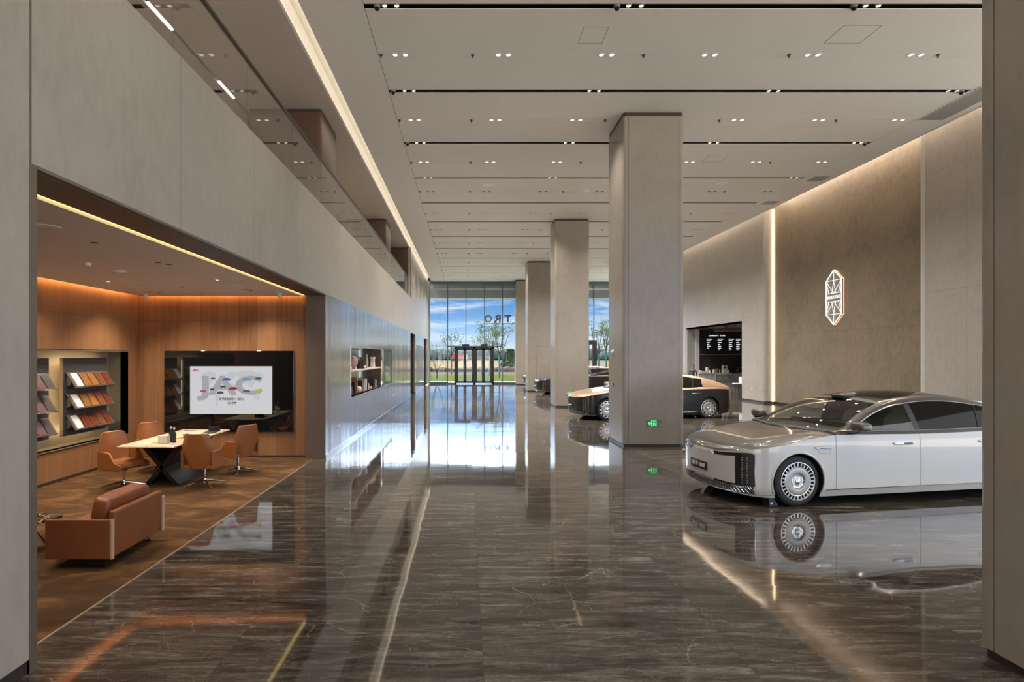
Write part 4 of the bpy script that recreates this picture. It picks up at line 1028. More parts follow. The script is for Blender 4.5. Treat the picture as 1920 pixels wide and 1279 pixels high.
for sg in (1, -1):
    MB().tube([(-.28, sg*.42, .012), (.22, sg*.42, .012)], .010, 6).tube([(-.28, sg*.42, .012), (-.05, sg*.38, .125)], .010, 6).tube([(.22, sg*.42, .012), (.17, sg*.38, .125)], .010, 6).build('leg', M_leg, t, smooth=True)
# low table in front of it
def dmarble():
    m, g, out = newmat('dark_marble_top'); pos = g.n('ShaderNodeNewGeometry', 0)
    v = g.n('ShaderNodeTexVoronoi', props={'feature': 'DISTANCE_TO_EDGE'}, Vector=g.n('ShaderNodeVectorMath', props={'operation': 'ADD'}, i0=pos, i1=g.n('ShaderNodeTexNoise', 1, Vector=pos, Scale=2.0, Detail=4.0)), Scale=2.4)
    c = g.ramp(v, [(0, (.75, .55, .30)), (.03, (.05, .035, .03)), (.4, (.03, .025, .022))]); princ(g, out, Base_Color=c, Roughness=.10); return m
t = thing('coffee_table', 'low coffee table with dark gold-veined marble top beside the boxy armchair', 'table', (-5.42, 6.45, .006))
MB().prism([(-.6, -.45), (.42, -.45), (.62, .30), (.55, .42), (-.6, .42)], 'z', .33, .355).build('tabletop', dmarble(), t, bevel=.006)
for (x, y) in ((-.45, -.3), (.40, -.30), (.42, .28), (-.45, .28)):
    MB().tube([(x*.6, y*.6, .325), (x*.9, y*.9, .16), (x*1.05, y*1.05, .0)], [.016, .014, .012], 8).build('leg', M_chrome, t, smooth=True)
# screen wall: black glass with display
t = thing('screen_wall_panel', 'large black glass wall panel framing the lit display', 'wall panel', (-5.26, 12.60, 0))
MB().box(-1.43, 1.43, -.015, .03, .575, 2.37).build('glass_sheet', pm('black_glass', (.006, .006, .007), .03, coat=1.0), t, bevel=.004)
scx, scz = -5.20, 1.50
t = thing('display_screen', 'lit white presentation display with big grey letters and small cars', 'screen', (scx, 12.56, scz))
W2, H2 = .905, .525
def screen_mat():
    m, g, out = newmat('screen_white'); e = g.n('ShaderNodeEmission', Color=(0.80, 0.80, 0.83), Strength=0.62); g.nt.links.new(e, out.inputs[0]); return m
MB().box(-W2-.012, W2+.012, 0, .02, -H2-.012, H2+.012).build('bezel', M_black, t)
scr = MB().box(-W2, W2, -.003, 0, -H2, H2).build('screen_image', screen_mat(), t)
def flat(name, poly, d, col, st=.62):
    key = 'scr_%d_%d_%d' % tuple(int(c*255) for c in col); m = bpy.data.materials.get(key) or em(key, col, st)
    return MB().prism(poly, 'y', -.004-d, -.003).build(name, m, scr)
rnd = random.Random(5)
for blob in ([(-.62,.38),(-.45,.42),(-.33,.36),(-.36,.22),(-.48,.12),(-.40,-.02),(-.46,-.02),(-.58,.14),(-.68,.30)], [(-.34,-.05),(-.24,-.08),(-.26,-.2),(-.32,-.38),(-.35,-.2)], [(-.12,.34),(.02,.42),(.14,.36),(.02,.22),(-.10,.24)], [(-.10,.16),(.08,.14),(.12,.02),(.04,-.22),(-.02,-.06),(-.12,.04)], [(.12,.40),(.4,.44),(.7,.36),(.72,.26),(.55,.20),(.45,.04),(.34,.14),(.2,.16)], [(.50,-.12),(.62,-.10),(.64,-.2),(.54,-.22)]):
    flat('map_shape', [(x*1.0, y) for x, y in blob], .0004, (.70, .70, .72))
Mt = Matrix.Translation((0, -.0046, .085)) @ Matrix.Rotation(PI/2, 4, 'X')
M_jac = em('letter_grey', (.48, .48, .50), .62)
lt = text_obj('screen_lettering', 'JAC', .55, M_jac, Mt, scr, .0004, bold=.022, fit=1.42)
for (x, z, w, c) in ((-.40, .26, .11, (.12,.12,.13)), (-.40, .18, .10, (.75,.75,.78)), (-.62, -.02, .13, (.45,.12,.13)), (-.42, .02, .10, (.06,.07,.08)), (-.10, .24, .18, (.08,.16,.45)), (-.18, .08, .12, (.08,.08,.09)), (-.24, -.05, .15, (.10,.10,.12)), (.04, .04, .18, (.50,.04,.07)), (.34, .24, .18, (.16,.36,.60)), (.60, .26, .15, (.06,.16,.26)), (.34, -.02, .16, (.14,.14,.15)), (.60, -.01, .17, (.55,.60,.05))):
    h = w*.34
    flat('screen_car', [(x-w/2, z-h/2), (x+w/2, z-h/2), (x+w/2, z+h*.1), (x+w*.28, z+h*.5), (x-w*.22, z+h*.5), (x-w*.45, z+h*.12)], .0018, c)
M_ink = em('letter_black', (.01, .01, .01), .5)
text_obj('screen_caption', '新港基地及用户体验中心', .062, M_ink, Matrix.Translation((.02, -.005, -.20)) @ Matrix.Rotation(PI/2, 4, 'X'), scr, .0004, bold=.0015, fit=.54)
text_obj('screen_caption', '设计方案', .062, M_ink, Matrix.Translation((.02, -.005, -.29)) @ Matrix.Rotation(PI/2, 4, 'X'), scr, .0004, bold=.0015, fit=.19)
text_obj('screen_badge', 'JAC', .055, em('badge_red', (.6, .03, .06), .6), Matrix.Translation((-.77, -.005, .445)) @ Matrix.Rotation(PI/2, 4, 'X'), scr, .0004, bold=.003, fit=.14)
# sample boards in the lit niche
M_board = pm('board_anthracite', (.055, .052, .052), .55); M_tray = pm('tray_bronze', (.14, .12, .10), .4, .3)
M_bled = em('board_led', (1.0, .72, .38), 42.0)
SW = {'white': pm('swatch_white', (.80, .78, .78), .5), 'tan': pm('swatch_tan', (.38, .17, .08), .5), 'wine': pm('swatch_plum', (.13, .05, .07), .5), 'dark': pm('swatch_dark', (.055, .045, .048), .5)}
def burl(n, c):
    m, g, out = newmat(n); tc = g.n('ShaderNodeTexCoord', 3); nz = g.noise(tc, 14, 5, .7, 1.5); princ(g, out, Base_Color=g.ramp(nz, [(.3, tuple(x*.35 for x in c)), (.7, c)]), Roughness=.12); return m
for n, c in (('oak', (.42, .20, .07)), ('walnut', (.30, .10, .04)), ('mahogany', (.26, .06, .03)), ('amber', (.50, .20, .05))): SW[n] = burl('swatch_'+n, c)
order = ['white', 'oak', 'amber', 'walnut', 'mahogany']; order2 = ['white', 'tan', 'tan', 'wine', 'dark']
ordw = ['top', 'middle', 'bottom']
ONAME = {'white': 'white leather', 'oak': 'light oak veneer', 'amber': 'amber burl veneer', 'walnut': 'walnut burl veneer', 'mahogany': 'dark mahogany veneer', 'tan': 'tan leather', 'wine': 'plum leather', 'dark': 'charcoal leather'}
def board(y0, lbl, od, who):
    t = thing('sample_board', lbl, 'display board', (-7.46, y0, .77), group='sample boards in the lit wall niche')
    MB().box(-.05, -.005, 0, 1.27, 0, 1.44).build('board', M_board, t)
    f = MB(); f.box(-.055, .0, -.012, .0, -.01, 1.45); f.box(-.055, .0, 1.27, 1.282, -.01, 1.45); f.box(-.055, .0, 0, 1.27, 1.44, 1.45); f.box(-.055, .0, 0, 1.27, -.01, 0)
    f.build('frame', M_trim, t)
    MB().box(-.075, -.06, .03, 1.24, 1.37, 1.39).box(-.075, -.06, .03, 1.24, .05, .07).box(-.075, -.06, .02, .04, .05, 1.39).box(-.075, -.06, 1.23, 1.25, .05, 1.39).build('back_light', M_bled, t)
    for r_ in range(3):
        zt = [1.16, .765, .37][r_]
        A, B = Vector((.02, 0, .02)), Vector((.20, 0, -.27)); 
        n_ = Vector((.29, 0, .18)).normalized()
        def P(u, v, d, zo=zt): p = A.lerp(B, v)+n_*d; return (p.x, u, p.z+zo)
        tr = MB(); vs = [P(.06, 0, 0), P(1.22, 0, 0), P(1.22, 1, 0), P(.06, 1, 0), P(.06, 0, -.02), P(1.22, 0, -.02), P(1.22, 1, -.02), P(.06, 1, -.02)]
        tr.add(vs, [(0,1,2,3), (7,6,5,4), (0,4,5,1), (1,5,6,2), (2,6,7,3), (3,7,4,0)]); tt = tr.build('tray', M_tray, t)
        lip = MB(); vs = [P(.06, .97, .0), P(1.22, .97, 0), P(1.22, 1, 0), P(.06, 1, 0), P(.06, .97, .02), P(1.22, .97, .02), P(1.22, 1, .02), P(.06, 1, .02)]
        lip.add(vs, [(0,1,2,3), (7,6,5,4), (0,4,5,1), (1,5,6,2), (2,6,7,3), (3,7,4,0)]); lip.build('tray_lip', M_trim, tt)
        MB().cyl((.0, .08, zt-.16), (.0, 1.2, zt-.16), .09, n=20).build('tray_support', M_board, tt, smooth=True)
        for k in range(5):
            u0 = .115+k*.222; s = MB()
            rows_ = [[P(u0+.17*a, v, .006+.012*math.sin(PI*v)) for v in (.10, .3, .5, .7, .92)] for a in (0, .5, 1)]
            bot = [[P(u0+.17*a, v, .001) for v in (.10, .3, .5, .7, .92)] for a in (0, .5, 1)]
            s.grid(rows_); s.grid([rows_[0], bot[0]]); s.grid([rows_[-1], bot[-1]]); s.grid([[q[0] for q in rows_], [q[0] for q in bot]]); s.grid([[q[-1] for q in rows_], [q[-1] for q in bot]])
            o = s.build('swatch', SW[od[k] if not (od is order and r_ == 2 and k > 0) else ['x', 'mahogany', 'mahogany', 'walnut', 'mahogany'][k]], smooth=True, auto=50)
            o.location = (-7.46, y0, .77)
            pos_ = ['first', 'second', 'third', 'fourth', 'fifth'][k]
            nm = ONAME[od[k]] if not (od is order and r_ == 2 and k > 0) else ['', 'dark mahogany veneer', 'dark mahogany veneer', 'walnut burl veneer', 'dark mahogany veneer'][k]
            tag(o, '%s swatch, %s in the %s tray, board %s' % (nm, pos_, ordw[r_], {'beside the niche mirror': 'beside the mirror'}.get(who, 'by the stone wall')), 'swatch', 'swatches on tilted trays')
board(10.52, 'backlit anthracite sample board carrying wood veneer trays, next to the niche mirror', order, 'beside the niche mirror')
board(8.88, 'backlit anthracite sample board with plum and charcoal leather trays, cut off by the stone wall', order2, 'cut off by the stone wall')
# lounge ceiling fittings
def disc(name, label, cat, x, y, z, r, h, mat, grp=None, prof=None):
    mb = MB(); mb.lathe(prof or [(.0001, -h), (r*.8, -h), (r, -h*.5), (r, 0), (.0001, 0)], 24); o = mb.build(name, mat, smooth=True); o.location = (x, y, z); return tag(o, label, cat, grp)
LZ = 3.57
def at_ceil(px, py, z): Y = (z-H)*F/(CY-py); return ((px-CX)*Y/F, Y)
x, y = at_ceil(223, 508, LZ); disc('ceiling_speaker', 'round flat white disc fitting in the middle of the lounge ceiling', 'ceiling fitting', x, y, LZ, .10, .03, M_white)
x, y = at_ceil(85, 425, LZ); disc('ceiling_speaker', 'large round flush speaker ring in the lounge ceiling near the stone wall', 'ceiling fitting', x, y, LZ, .14, .012, M_white)
x, y = at_ceil(250, 540, LZ); disc('ceiling_speaker', 'round flush disc in the lounge ceiling by the walnut corner', 'ceiling fitting', x, y, LZ, .13, .01, M_white)
x, y = at_ceil(440, 535, LZ); disc('ceiling_speaker', 'round flush disc in the lounge ceiling above the black screen', 'ceiling fitting', x, y, LZ, .13, .01, M_white)
x, y = at_ceil(164, 493, LZ); disc('smoke_detector', 'white smoke detector on the lounge ceiling near the sample wall', 'smoke detector', x, y, LZ, .05, .05, M_white)
for (px, py, lb) in ((272, 552, 'white dome camera on the lounge ceiling at the walnut corner'), (524, 550, 'white dome camera on the lounge ceiling near the dark pier')):
    x, y = at_ceil(px, py, LZ); t = thing('dome_camera', lb, 'camera', (x, y, LZ), group='lounge dome cameras')
    MB().lathe([(.0001, -.02), (.055, -.02), (.062, 0), (.0001, 0)], 20).build('mount', M_white, t, smooth=True)
    MB().rbox((0, 0, -.045), (.085, .085, .10), 1, 16, 10).build('dome', pm('camera_dome', (.6, .6, .6), .1), t, smooth=True)
lsp = [(177, 455), (65, 500), (296, 492), (316, 496), (281, 547), (298, 549), (203, 528), (342, 538), (407, 525), (460, 543), (470, 545)]
for k, (px, py) in enumerate(lsp):
    x, y = at_ceil(px, py, LZ); y = min(y, 12.3); x = max(-7.0, x)
    lit = k in (1, 6, 8)
    t = thing('downlight', ['small spotlight alone in the lounge ceiling near the lit edge', 'lit spotlight in the lounge ceiling by the stone wall', 'spotlight of the lounge ceiling pair over the meeting table, inner one', 'spotlight of the lounge ceiling pair over the meeting table, outer one', 'spotlight close behind the corner dome camera', 'second spotlight behind the corner dome camera', 'lit spotlight in the lounge ceiling above the sample boards', 'tiny spotlight in the lounge ceiling before the screen wall', 'lit spotlight in the lounge ceiling towards the opening', 'spotlight of the pair by the dark pier, inner one', 'spotlight of the pair by the dark pier, outer one'][k], 'ceiling light', (x, y, LZ), group='lounge ceiling spotlights')
    MB().lathe([(.03, -.004), (.042, -.004), (.042, 0), (.03, 0)], 16, close=True).build('ring', M_white if lit else M_darktrim, t)
    MB().lathe([(.0001, -.002), (.03, -.002)], 16).build('lens', M_lamp if lit else M_black, t)
def spot(x, y, z, power, angle=70, blend=.6, col=(1, .86, .68), r=.05):
    l = bpy.data.lights.new('spot', 'SPOT'); l.energy = power*LIGHT_K; l.spot_size = math.radians(angle); l.spot_blend = blend; l.color = col; l.shadow_soft_size = r
    o = bpy.data.objects.new('spot', l); C.objects.link(o); o.location = (x, y, z-.02); return o
for (x, y, p_) in ((-5.3, 10.2, 60), (-5.2, 11.4, 40), (-6.4, 8.6, 55), (-4.6, 8.2, 50), (-5.0, 6.2, 50), (-6.4, 11.2, 45), (-4.3, 11.9, 35), (-4.4, 4.8, 30), (-6.6, 9.4, 32), (-6.6, 11.4, 30), (-5.9, 11.8, 26), (-4.7, 11.8, 26), (-6.6, 7.6, 30)):
    spot(x, y, LZ, p_*2.7, 120, .8)  # spots close to the walls are added, with no fitting, to brighten the wood
#=====================================================================  hall ceiling fittings
ordn = ['first', 'second', 'third', 'fourth', 'fifth', 'sixth', 'seventh', 'eighth', 'ninth', 'tenth', 'eleventh', 'twelfth']
t0 = thing('downlight', 'x', 'ceiling light', (0, 0, CZ), group='paired downlights in the hall ceiling')
MB().lathe([(.048, -.006), (.066, -.006), (.066, 0), (.048, 0)], 20, close=True).build('ring', M_white, t0)
MB().lathe([(.0001, -.003), (.048, -.003)], 20).build('lens', M_lamp, t0)
t1 = thing('downlight', 'x', 'ceiling light', (0, 0, CZ), group='paired downlights in the hall ceiling')
MB().lathe([(.044, -.006), (.062, -.006), (.062, 0), (.044, 0)], 16, close=True).build('ring', M_grey, t1)
MB().lathe([(.0001, -.003), (.044, -.003)], 16).build('baffle', M_darktrim, t1)
first = True; first1 = True
rows_y = [ys-1.577 for ys in SY if ys-1.577 > 10.5 and ys < 46.5]
for r_, yy in enumerate(rows_y):
    for p_ in range(7):
        for q_ in range(2):
            x = -1.435+p_*2.07+q_*.205 - (0.03 if p_ == 6 else 0)
            if 3.8 < x < 5.45 and any(a-.2 < yy < b+.2 for a, b, _ in cols): continue
            lb = '%s lamp of the %s downlight pair from the mezzanine, %s ceiling row' % (['inner', 'outer'][1-q_], ordn[p_], ordn[r_])
            if r_ >= 3:
                if first1: t1.location = (x, yy, CZ); t1['label'] = lb; first1 = False
                else: dup(t1, (x, yy, CZ), 0, lb)
            elif first: t0.location = (x, yy, CZ); t0['label'] = lb; first = False
            else: dup(t0, (x, yy, CZ), 0, lb)
s0 = thing('sprinkler', 'x', 'sprinkler', (0, 0, CZ), group='sprinkler heads in the hall ceiling')
MB().cyl((0, 0, 0), (0, 0, -.012), .035, n=14).cyl((0, 0, -.012), (0, 0, -.05), .012, n=8).cyl((0, 0, -.05), (0, 0, -.055), .022, n=10).build('head', M_darktrim, s0)
first = True
for r_, yy in enumerate(rows_y):
    for p_, x in enumerate((-1.72, .12, 3.55, 6.47, 9.46)):
        if 3.8 < x < 5.45 and any(a-.2 < yy < b+.2 for a, b, _ in cols): continue
        lb = 'dark sprinkler head, %s from the mezzanine, %s ceiling row' % (ordn[p_], ordn[r_])
        if first: s0.location = (x, yy, CZ); s0['label'] = lb; first = False
        else: dup(s0, (x, yy, CZ), 0, lb)
l0 = thing('slot_spotlight', 'x', 'ceiling light', (0, 0, CZ), group='small spotlights inside the black ceiling slots')
MB().cyl((0, 0, .08), (0, 0, -.012), .045, n=16).build('housing', M_white, l0, smooth=True, auto=40)
MB().lathe([(.0001, -.014), (.036, -.014)], 16).build('lens', M_lamp, l0)
first = True
for r_, ys in enumerate([y for y in SY if 9 < y < 20]):
    for p_, x in enumerate((-1.42, -1.21, 2.8, 3.02, 6.9, 7.12, 11.0, 11.2)):
        if 3.8 < x < 5.45 and 14 < ys < 15.7: continue
        lb = 'small spotlight in the %s black ceiling slot, %s from the mezzanine' % (ordn[r_], ordn[p_])
        if first: l0.location = (x, ys, CZ+.02); l0['label'] = lb; first = False
        else: dup(l0, (x, ys, CZ+.02), 0, lb)
for k, (x, ys, lb) in enumerate(((-1.68, SY[5], 'second slot at the mezzanine end'), (-1.68, SY[6], 'third slot at the mezzanine end'), (11.3, SY[5], 'second slot at the bronze wall end'), (11.3, SY[6], 'third slot at the bronze wall end'), (-1.55, SY[4], 'first slot at the mezzanine end'), (2.6, SY[4], 'first slot near its middle'), (6.7, SY[4], 'first slot towards the bronze wall'))):
    t = thing('dome_camera', 'black dome camera hanging in the %s' % lb, 'camera', (x, ys, CZ), group='dome cameras in the ceiling slots')
    MB().cyl((0, 0, .1), (0, 0, -.02), .055, n=18).build('mount', M_grey, t, smooth=True, auto=40); MB().rbox((0, 0, -.03), (.09, .09, .09), 1, 16, 10).build('dome', M_darkglass, t, smooth=True)
for (px, py, r_, lb) in ((914.6, 347, .19, 'round pale speaker disc in the hall ceiling, beyond the fourth slot'), (1097, 358, .16, 'round speaker disc in the hall ceiling just before the big column'), (1355, 345, .19, 'round grey disc in the hall ceiling on the bronze wall side'), (900, 461, .19, 'round pale disc in the far part of the hall ceiling')):
    x, y = at_ceil(px, py, CZ); disc('ceiling_speaker', lb, 'ceiling fitting', x, y, CZ, r_, .02, M_white)
for (x0, x1, y0_, y1, lb) in ((11.55, 12.2, 11.7, 14.6, 'long grey air grille in the ceiling edge above the bronze wall side, nearest row'), (11.7, 12.25, 19.1, 19.7, 'short grey air grille in the ceiling edge beyond the fourth slot'), (11.7, 12.25, 22.2, 22.7, 'short grey air grille in the ceiling edge beyond the fifth slot')):
    t = thing('air_vent', lb, 'vent', ((x0+x1)/2, (y0_+y1)/2, CZ), group='air grilles in the ceiling edge'); hx, hy = (x1-x0)/2, (y1-y0_)/2
    MB().box(-hx, hx, -hy, hy, -.006, 0).build('backing', pm('vent_grey', (.30, .29, .27), .6), t)
    MB().box(-hx, hx, -hy, -hy+.02, -.012, 0).box(-hx, hx, hy-.02, hy, -.012, 0).box(-hx, -hx+.02, -hy, hy, -.012, 0).box(hx-.02, hx, -hy, hy, -.012, 0).build('frame', M_ceil, t)
for (x0, x1, y0_, y1, lb) in ((2.15, 2.62, 10.45, 11.0, 'thin outlined hatch in the hall ceiling before the first downlight row'), (6.9, 7.6, 10.4, 11.0, 'thin outlined hatch in the hall ceiling towards the bronze wall'), (7.3, 7.9, 17.1, 17.7, 'thin outlined hatch in the ceiling past the big column')):
    o = MB()
    for a in ((x0, x1, y0_, y0_+.01), (x0, x1, y1-.01, y1), (x0, x0+.01, y0_, y1), (x1-.01, x1, y0_, y1)): o.box(*a, CZ-.003, CZ)
    o = o.build('ceiling_hatch', pm('hatch_line', (.30, .28, .25), .6)); tag(o, lb, 'ceiling hatch', 'ceiling hatches')
# light from a part of those lamps
for r_, yy in enumerate(rows_y):
    for p_ in (0, 1, 2, 4, 5, 6):
        x = -1.33+p_*2.07
        spot(x, yy, CZ, 200 if yy < 13 else (420 if yy < 20 else 800), 80 if yy < 13 else 125, 1.0, (1, .94, .86), .06)
for p_ in (0, 1, 2, 3, 4, 5):
    for yy in (2.0, 5.1, 8.27): spot(-1.33+p_*2.07, yy, CZ, 150, 75, .7, (1, .90, .78), .06)
# mezzanine linear lights
for k, (y0_, y1) in enumerate(((9.75, 10.55), (12.55, 13.35), (20.2, 21.0))):
    t = thing('linear_light', 'slim lit strip lamp in the mezzanine ceiling, %s along the railing' % ordn[k], 'ceiling light', (-5.46, (y0_+y1)/2, CZ), group='strip lamps of the mezzanine')
    MB().box(-.02, .02, -(y1-y0_)/2, (y1-y0_)/2, -.005, .03).build('diffuser', em('strip_%d' % k, (1, .93, .85), 7), t); MB().box(-.028, .028, -(y1-y0_)/2-.01, (y1-y0_)/2+.01, .031, .05).build('housing', M_black, t)
for k, yy in enumerate((8.27, 11.43, 14.58, 17.7, 20.9, 24.0)): spot(-5.6, yy, CZ, 120, 100, .8)
#=====================================================================  column and wall fittings
def exit_sign(x, y, z, w, label):
    t = thing('exit_sign', label, 'sign', (x, y, z), group='green exit signs on the columns'); h = w*.47
    MB().box(-w/2, w/2, -.012, 0, -h/2, h/2).build('plate', pm('sign_plate', (.20, .17, .15), .4), t, bevel=.002)
    M_g = em('exit_green', (.03, .95, .25), 1.6); g_ = MB(); yy = (-.014, -.011)
    s = h*.8; x0 = -w*.47
    g_.prism([(x0, 0), (x0+s*.38, s*.30), (x0+s*.38, -s*.30)], 'y', *yy); g_.box(x0+s*.36, x0+s*.62, *yy, -s*.09, s*.09)
    bx = x0+s*.62
    for a in ((bx, bx+s*.10, -s*.5, s*.5), (bx, bx+s*.95, s*.40, s*.5), (bx+s*.85, bx+s*.95, -s*.5, s*.5), (bx, bx+s*.3, -s*.5, -s*.42)): g_.box(a[0], a[1], *yy, a[2], a[3])
    g_.build('arrow_and_door', M_g, t)
    p = MB(); cx = bx+s*.48; p.cyl((cx+s*.05, -.014, s*.24), (cx+s*.05, -.011, s*.24), s*.08, n=10)
    p.prism([(cx-s*.06, s*.16), (cx+s*.12, s*.12), (cx+s*.08, -s*.12), (cx-s*.08, -s*.10)], 'y', *yy)
    for (a, b) in (((cx-.0, -s*.08), (cx-s*.18, -s*.38)), ((cx+.0, -s*.1), (cx+s*.22, -s*.22)), ((cx+s*.22, -s*.22), (cx+s*.24, -s*.4)), ((cx, s*.1), (cx-s*.22, -s*.02)), ((cx+s*.08, s*.1), (cx+s*.26, s*.0))):
        p.tube([(a[0], -.0125, a[1]), (b[0], -.0125, b[1])], s*.045, 6)
    p.build('running_figure', M_g, t)
    MB().cyl((w*.40, -.014, -h*.28), (w*.40, -.012, -h*.28), h*.05, n=8).build('indicator', M_white, t)
exit_sign(4.655, 14.098, .585, .37, 'green exit sign low on the big column between the two front cars')
exit_sign(4.56, 24.998, .62, .36, 'green exit sign low on the second column, behind the gold-roofed car nose')
t = thing('smoke_beam_detector', 'white round detector on the side of the big column', 'detector', (3.885, 15.07, 2.36))
MB().cyl((0, 0, 0), (-.03, 0, 0), .07, n=20).build('base_ring', M_white, t, smooth=True, auto=40); MB().cyl((-.03, 0, 0), (-.07, 0, 0), .045, .03, n=20).build('sensor_head', M_white, t, smooth=True, auto=40)
t = thing('fire_call_point', 'small red fire call point on the side of the big column', 'alarm', (3.885, 15.07, 1.5))
MB().box(-.03, 0, -.045, .045, -.045, .045).build('case', pm('call_red', (.35, .03, .03), .4), t, bevel=.004); MB().box(-.033, -.03, -.025, .025, -.025, .025).build('press_plate', M_white, t)
def socket(x, y, z, nx, label):
    t = thing('wall_socket', label, 'socket', (x, y, z), group='white wall sockets'); MB().box(0, .012*nx, -.06, .06, -.045, .045).build('faceplate', M_white, t, bevel=.003)
    MB().box(.0125*nx, .014*nx, -.03, .03, -.006, .006).box(.0125*nx, .014*nx, -.004, .004, -.028, .028).build('slots', M_black, t)
socket(-3.10, 13.8, .53, 1, 'white socket low on the satin wall near the dark pier'); socket(-3.10, 24.1, .59, 1, 'white socket low on the satin wall beyond the display niche'); socket(14.1, 28.1, .62, -1, 'white socket low on the grey wall between bar and bronze wall')
o = MB()
for a in ((4.0+.42, 4.43, .02, 2.9), (4.42, 5.2, 2.89, 2.9)): o.box(a[0], a[1], 36.193, 36.199, a[2], a[3])
o = o.build('flush_hatch', pm('hatch_gap', (.12, .10, .08), .6)); tag(o, 'thin outline of a flush cabinet door in the third column', 'cabinet door')
# framed display in satin wall beyond the niche, far grey screen
t = thing('glass_display', 'flush mirror-like glass panel in the satin wall next to the display niche', 'glass panel', (-3.10, 22.4, 1.84))
MB().box(-.03, .004, -1.15, 1.2, -.68, .68).build('pane', pm('pale_glass', (.35, .40, .37), .06, coat=1.0, metal=.5), t); MB().box(-.02, .010, -1.15, 1.2, .60, .66).box(-.02, .010, -1.15, 1.2, -.68, -.62).build('rail', M_black, t)
t = thing('wall_screen', 'grey switched-off screen on the wall between the two dark passages', 'screen', (-3.10, 37.9, 1.8))
MB().box(0, .03, -2.5, 2.5, -1.15, 1.15).build('screen_glass', pm('screen_grey', (.10, .115, .12), .25), t); MB().box(0, .02, -2.54, 2.54, -1.18, 1.18).build('bezel', M_grey, t)
# glowing crystal emblem on the bronze wall
EX, EY, EZ = RX+.45, 22.4, 4.57
t = thing('wall_emblem', 'tall crystal-shaped white line emblem mounted on the bronze wall', 'emblem', (EX-.10, EY, EZ))
M_em = em('emblem_white', (1.0, .95, .90), 1.1); a_, h_ = .47, 1.08; s_ = .62
def bars(mb, segs, r, x=-.0):
    for (p, q) in segs:
        mb.tube([(x, -p[0]*a_, p[1]*h_), (x, -q[0]*a_, q[1]*h_)], r, 6)
hexp = [(0, 1), (1, s_), (1, -s_), (0, -1), (-1, -s_), (-1, s_)]
o1 = MB(); bars(o1, list(zip(hexp, hexp[1:]+hexp[:1])), .022); o1.build('outline', M_em, t)
o2 = MB(); segs = []
for sg in (1, -1):
    b_ = .15*sg; m_ = s_*sg
    segs += [((-1, m_), (1, m_)), ((-1, b_), (1, b_)), ((0, sg), (0, m_)), ((0, b_), (-1, m_)), ((0, b_), (1, m_)), ((0, m_), (-.25, b_)), ((0, m_), (.25, b_)), ((-1, m_), (-.62, b_)), ((1, m_), (.62, b_)), ((-1, m_*.9), (-.9, b_)), ((1, m_*.9), (.9, b_))]
bars(o2, segs, .010); o2.build('inner_lines', M_em, t)
MB().prism([(-p[0]*a_, p[1]*h_) for p in hexp], 'x', .03, .05).build('backplate', pm('emblem_back', (.30, .27, .24), .4, .3), t)
halo = MB(); bars(halo, list(zip(hexp, hexp[1:]+hexp[:1])), .012, .085); halo.build('halo_light', em('emblem_halo', (1, .42, .16), 2.5), t)
text_obj('lettering', 'MAEXTRO', .17, M_em, Matrix.Translation((.0, 0, 0)) @ Matrix.Rotation(-PI/2, 4, 'Z') @ Matrix.Rotation(PI/2, 4, 'X'), t, .006, bold=.002, fit=.80)
#=====================================================================  display niche objects
def shelf_z(): return 1.85
t = thing('niche_shelf', 'pale shelf board crossing the display niche', 'shelf', (-3.33, 18.1, 1.84)); MB().box(-.21, .20, -2.84, 2.9, -.02, .02).build('board', pm('shelf_pale', (.62, .55, .47), .4), t)
def lat(name, label, cat, y, z, prof, mat, x=-3.32, n=18, grp='ornaments in the display niche'):
    o = MB().lathe(prof, n).build(name, mat, smooth=True, auto=50); o.location = (x, y, z); return tag(o, label, cat, grp)
SZ1, SZ0 = 1.86, NZ0
M_pink = pm('pink_clay', (.45, .30, .26), .6); M_cl = pm('pale_clay', (.62, .52, .42), .6)
lat('vase', 'slim black flared vase at the near end of the niche shelf', 'vase', 16.0, SZ1, [(.0001,0),(.06,0),(.05,.02),(.03,.12),(.03,.26),(.07,.36),(.0001,.36)], M_black)
lat('vase', 'white round vase behind the slim black one on the niche shelf', 'vase', 15.6, SZ1, [(.0001,0),(.06,0),(.13,.12),(.13,.2),(.05,.30),(.0001,.30)], M_cl, x=-3.375)
o = MB().rbox((0,0,.23), (.26,.5,.30), .9, 18, 10).cyl((0,-.15,0), (0,-.08,.12), .012, n=8).cyl((0,.15,0), (0,.08,.12), .012, n=8).cyl((.06,0,0), (.02,0,.12), .012, n=8).build('clay_bowl', M_pink, smooth=True); o.location = (-3.34, 16.75, SZ1+.006); tag(o, 'pink rounded clay bowl on short legs on the niche shelf', 'bowl', 'ornaments in the display niche')
lat('canister', 'black canister beside the pink clay bowl', 'canister', 17.75, SZ1, [(.0001,0),(.11,0),(.11,.26),(.0001,.26)], M_black)
o = MB().rbox((0,0,.05), (.12,.3,.10), .9, 14, 8).build('shell_ornament', M_cl, smooth=True); o.location = (-3.3, 18.3, SZ1); tag(o, 'small pale shell-like ornament on the niche shelf', 'ornament', 'ornaments in the display niche')
lat('vase', 'slim pale bottle vase in the middle of the niche shelf', 'vase', 18.95, SZ1, [(.0001,0),(.035,0),(.045,.2),(.02,.3),(.02,.44),(.0001,.44)], M_cl)
o = MB().prism([(-.32, .36), (.32, .36), (.32, .30), (.12, .28), (.2, 0), (-.2, 0), (-.12, .28), (-.32, .30)], 'x', -.06, .06).build('clay_stool', M_cl, bevel=.02); o.location = (-3.32, 20.1, SZ1); tag(o, 'pale clay T-shaped sculpture at the far end of the niche shelf', 'sculpture', 'ornaments in the display niche')
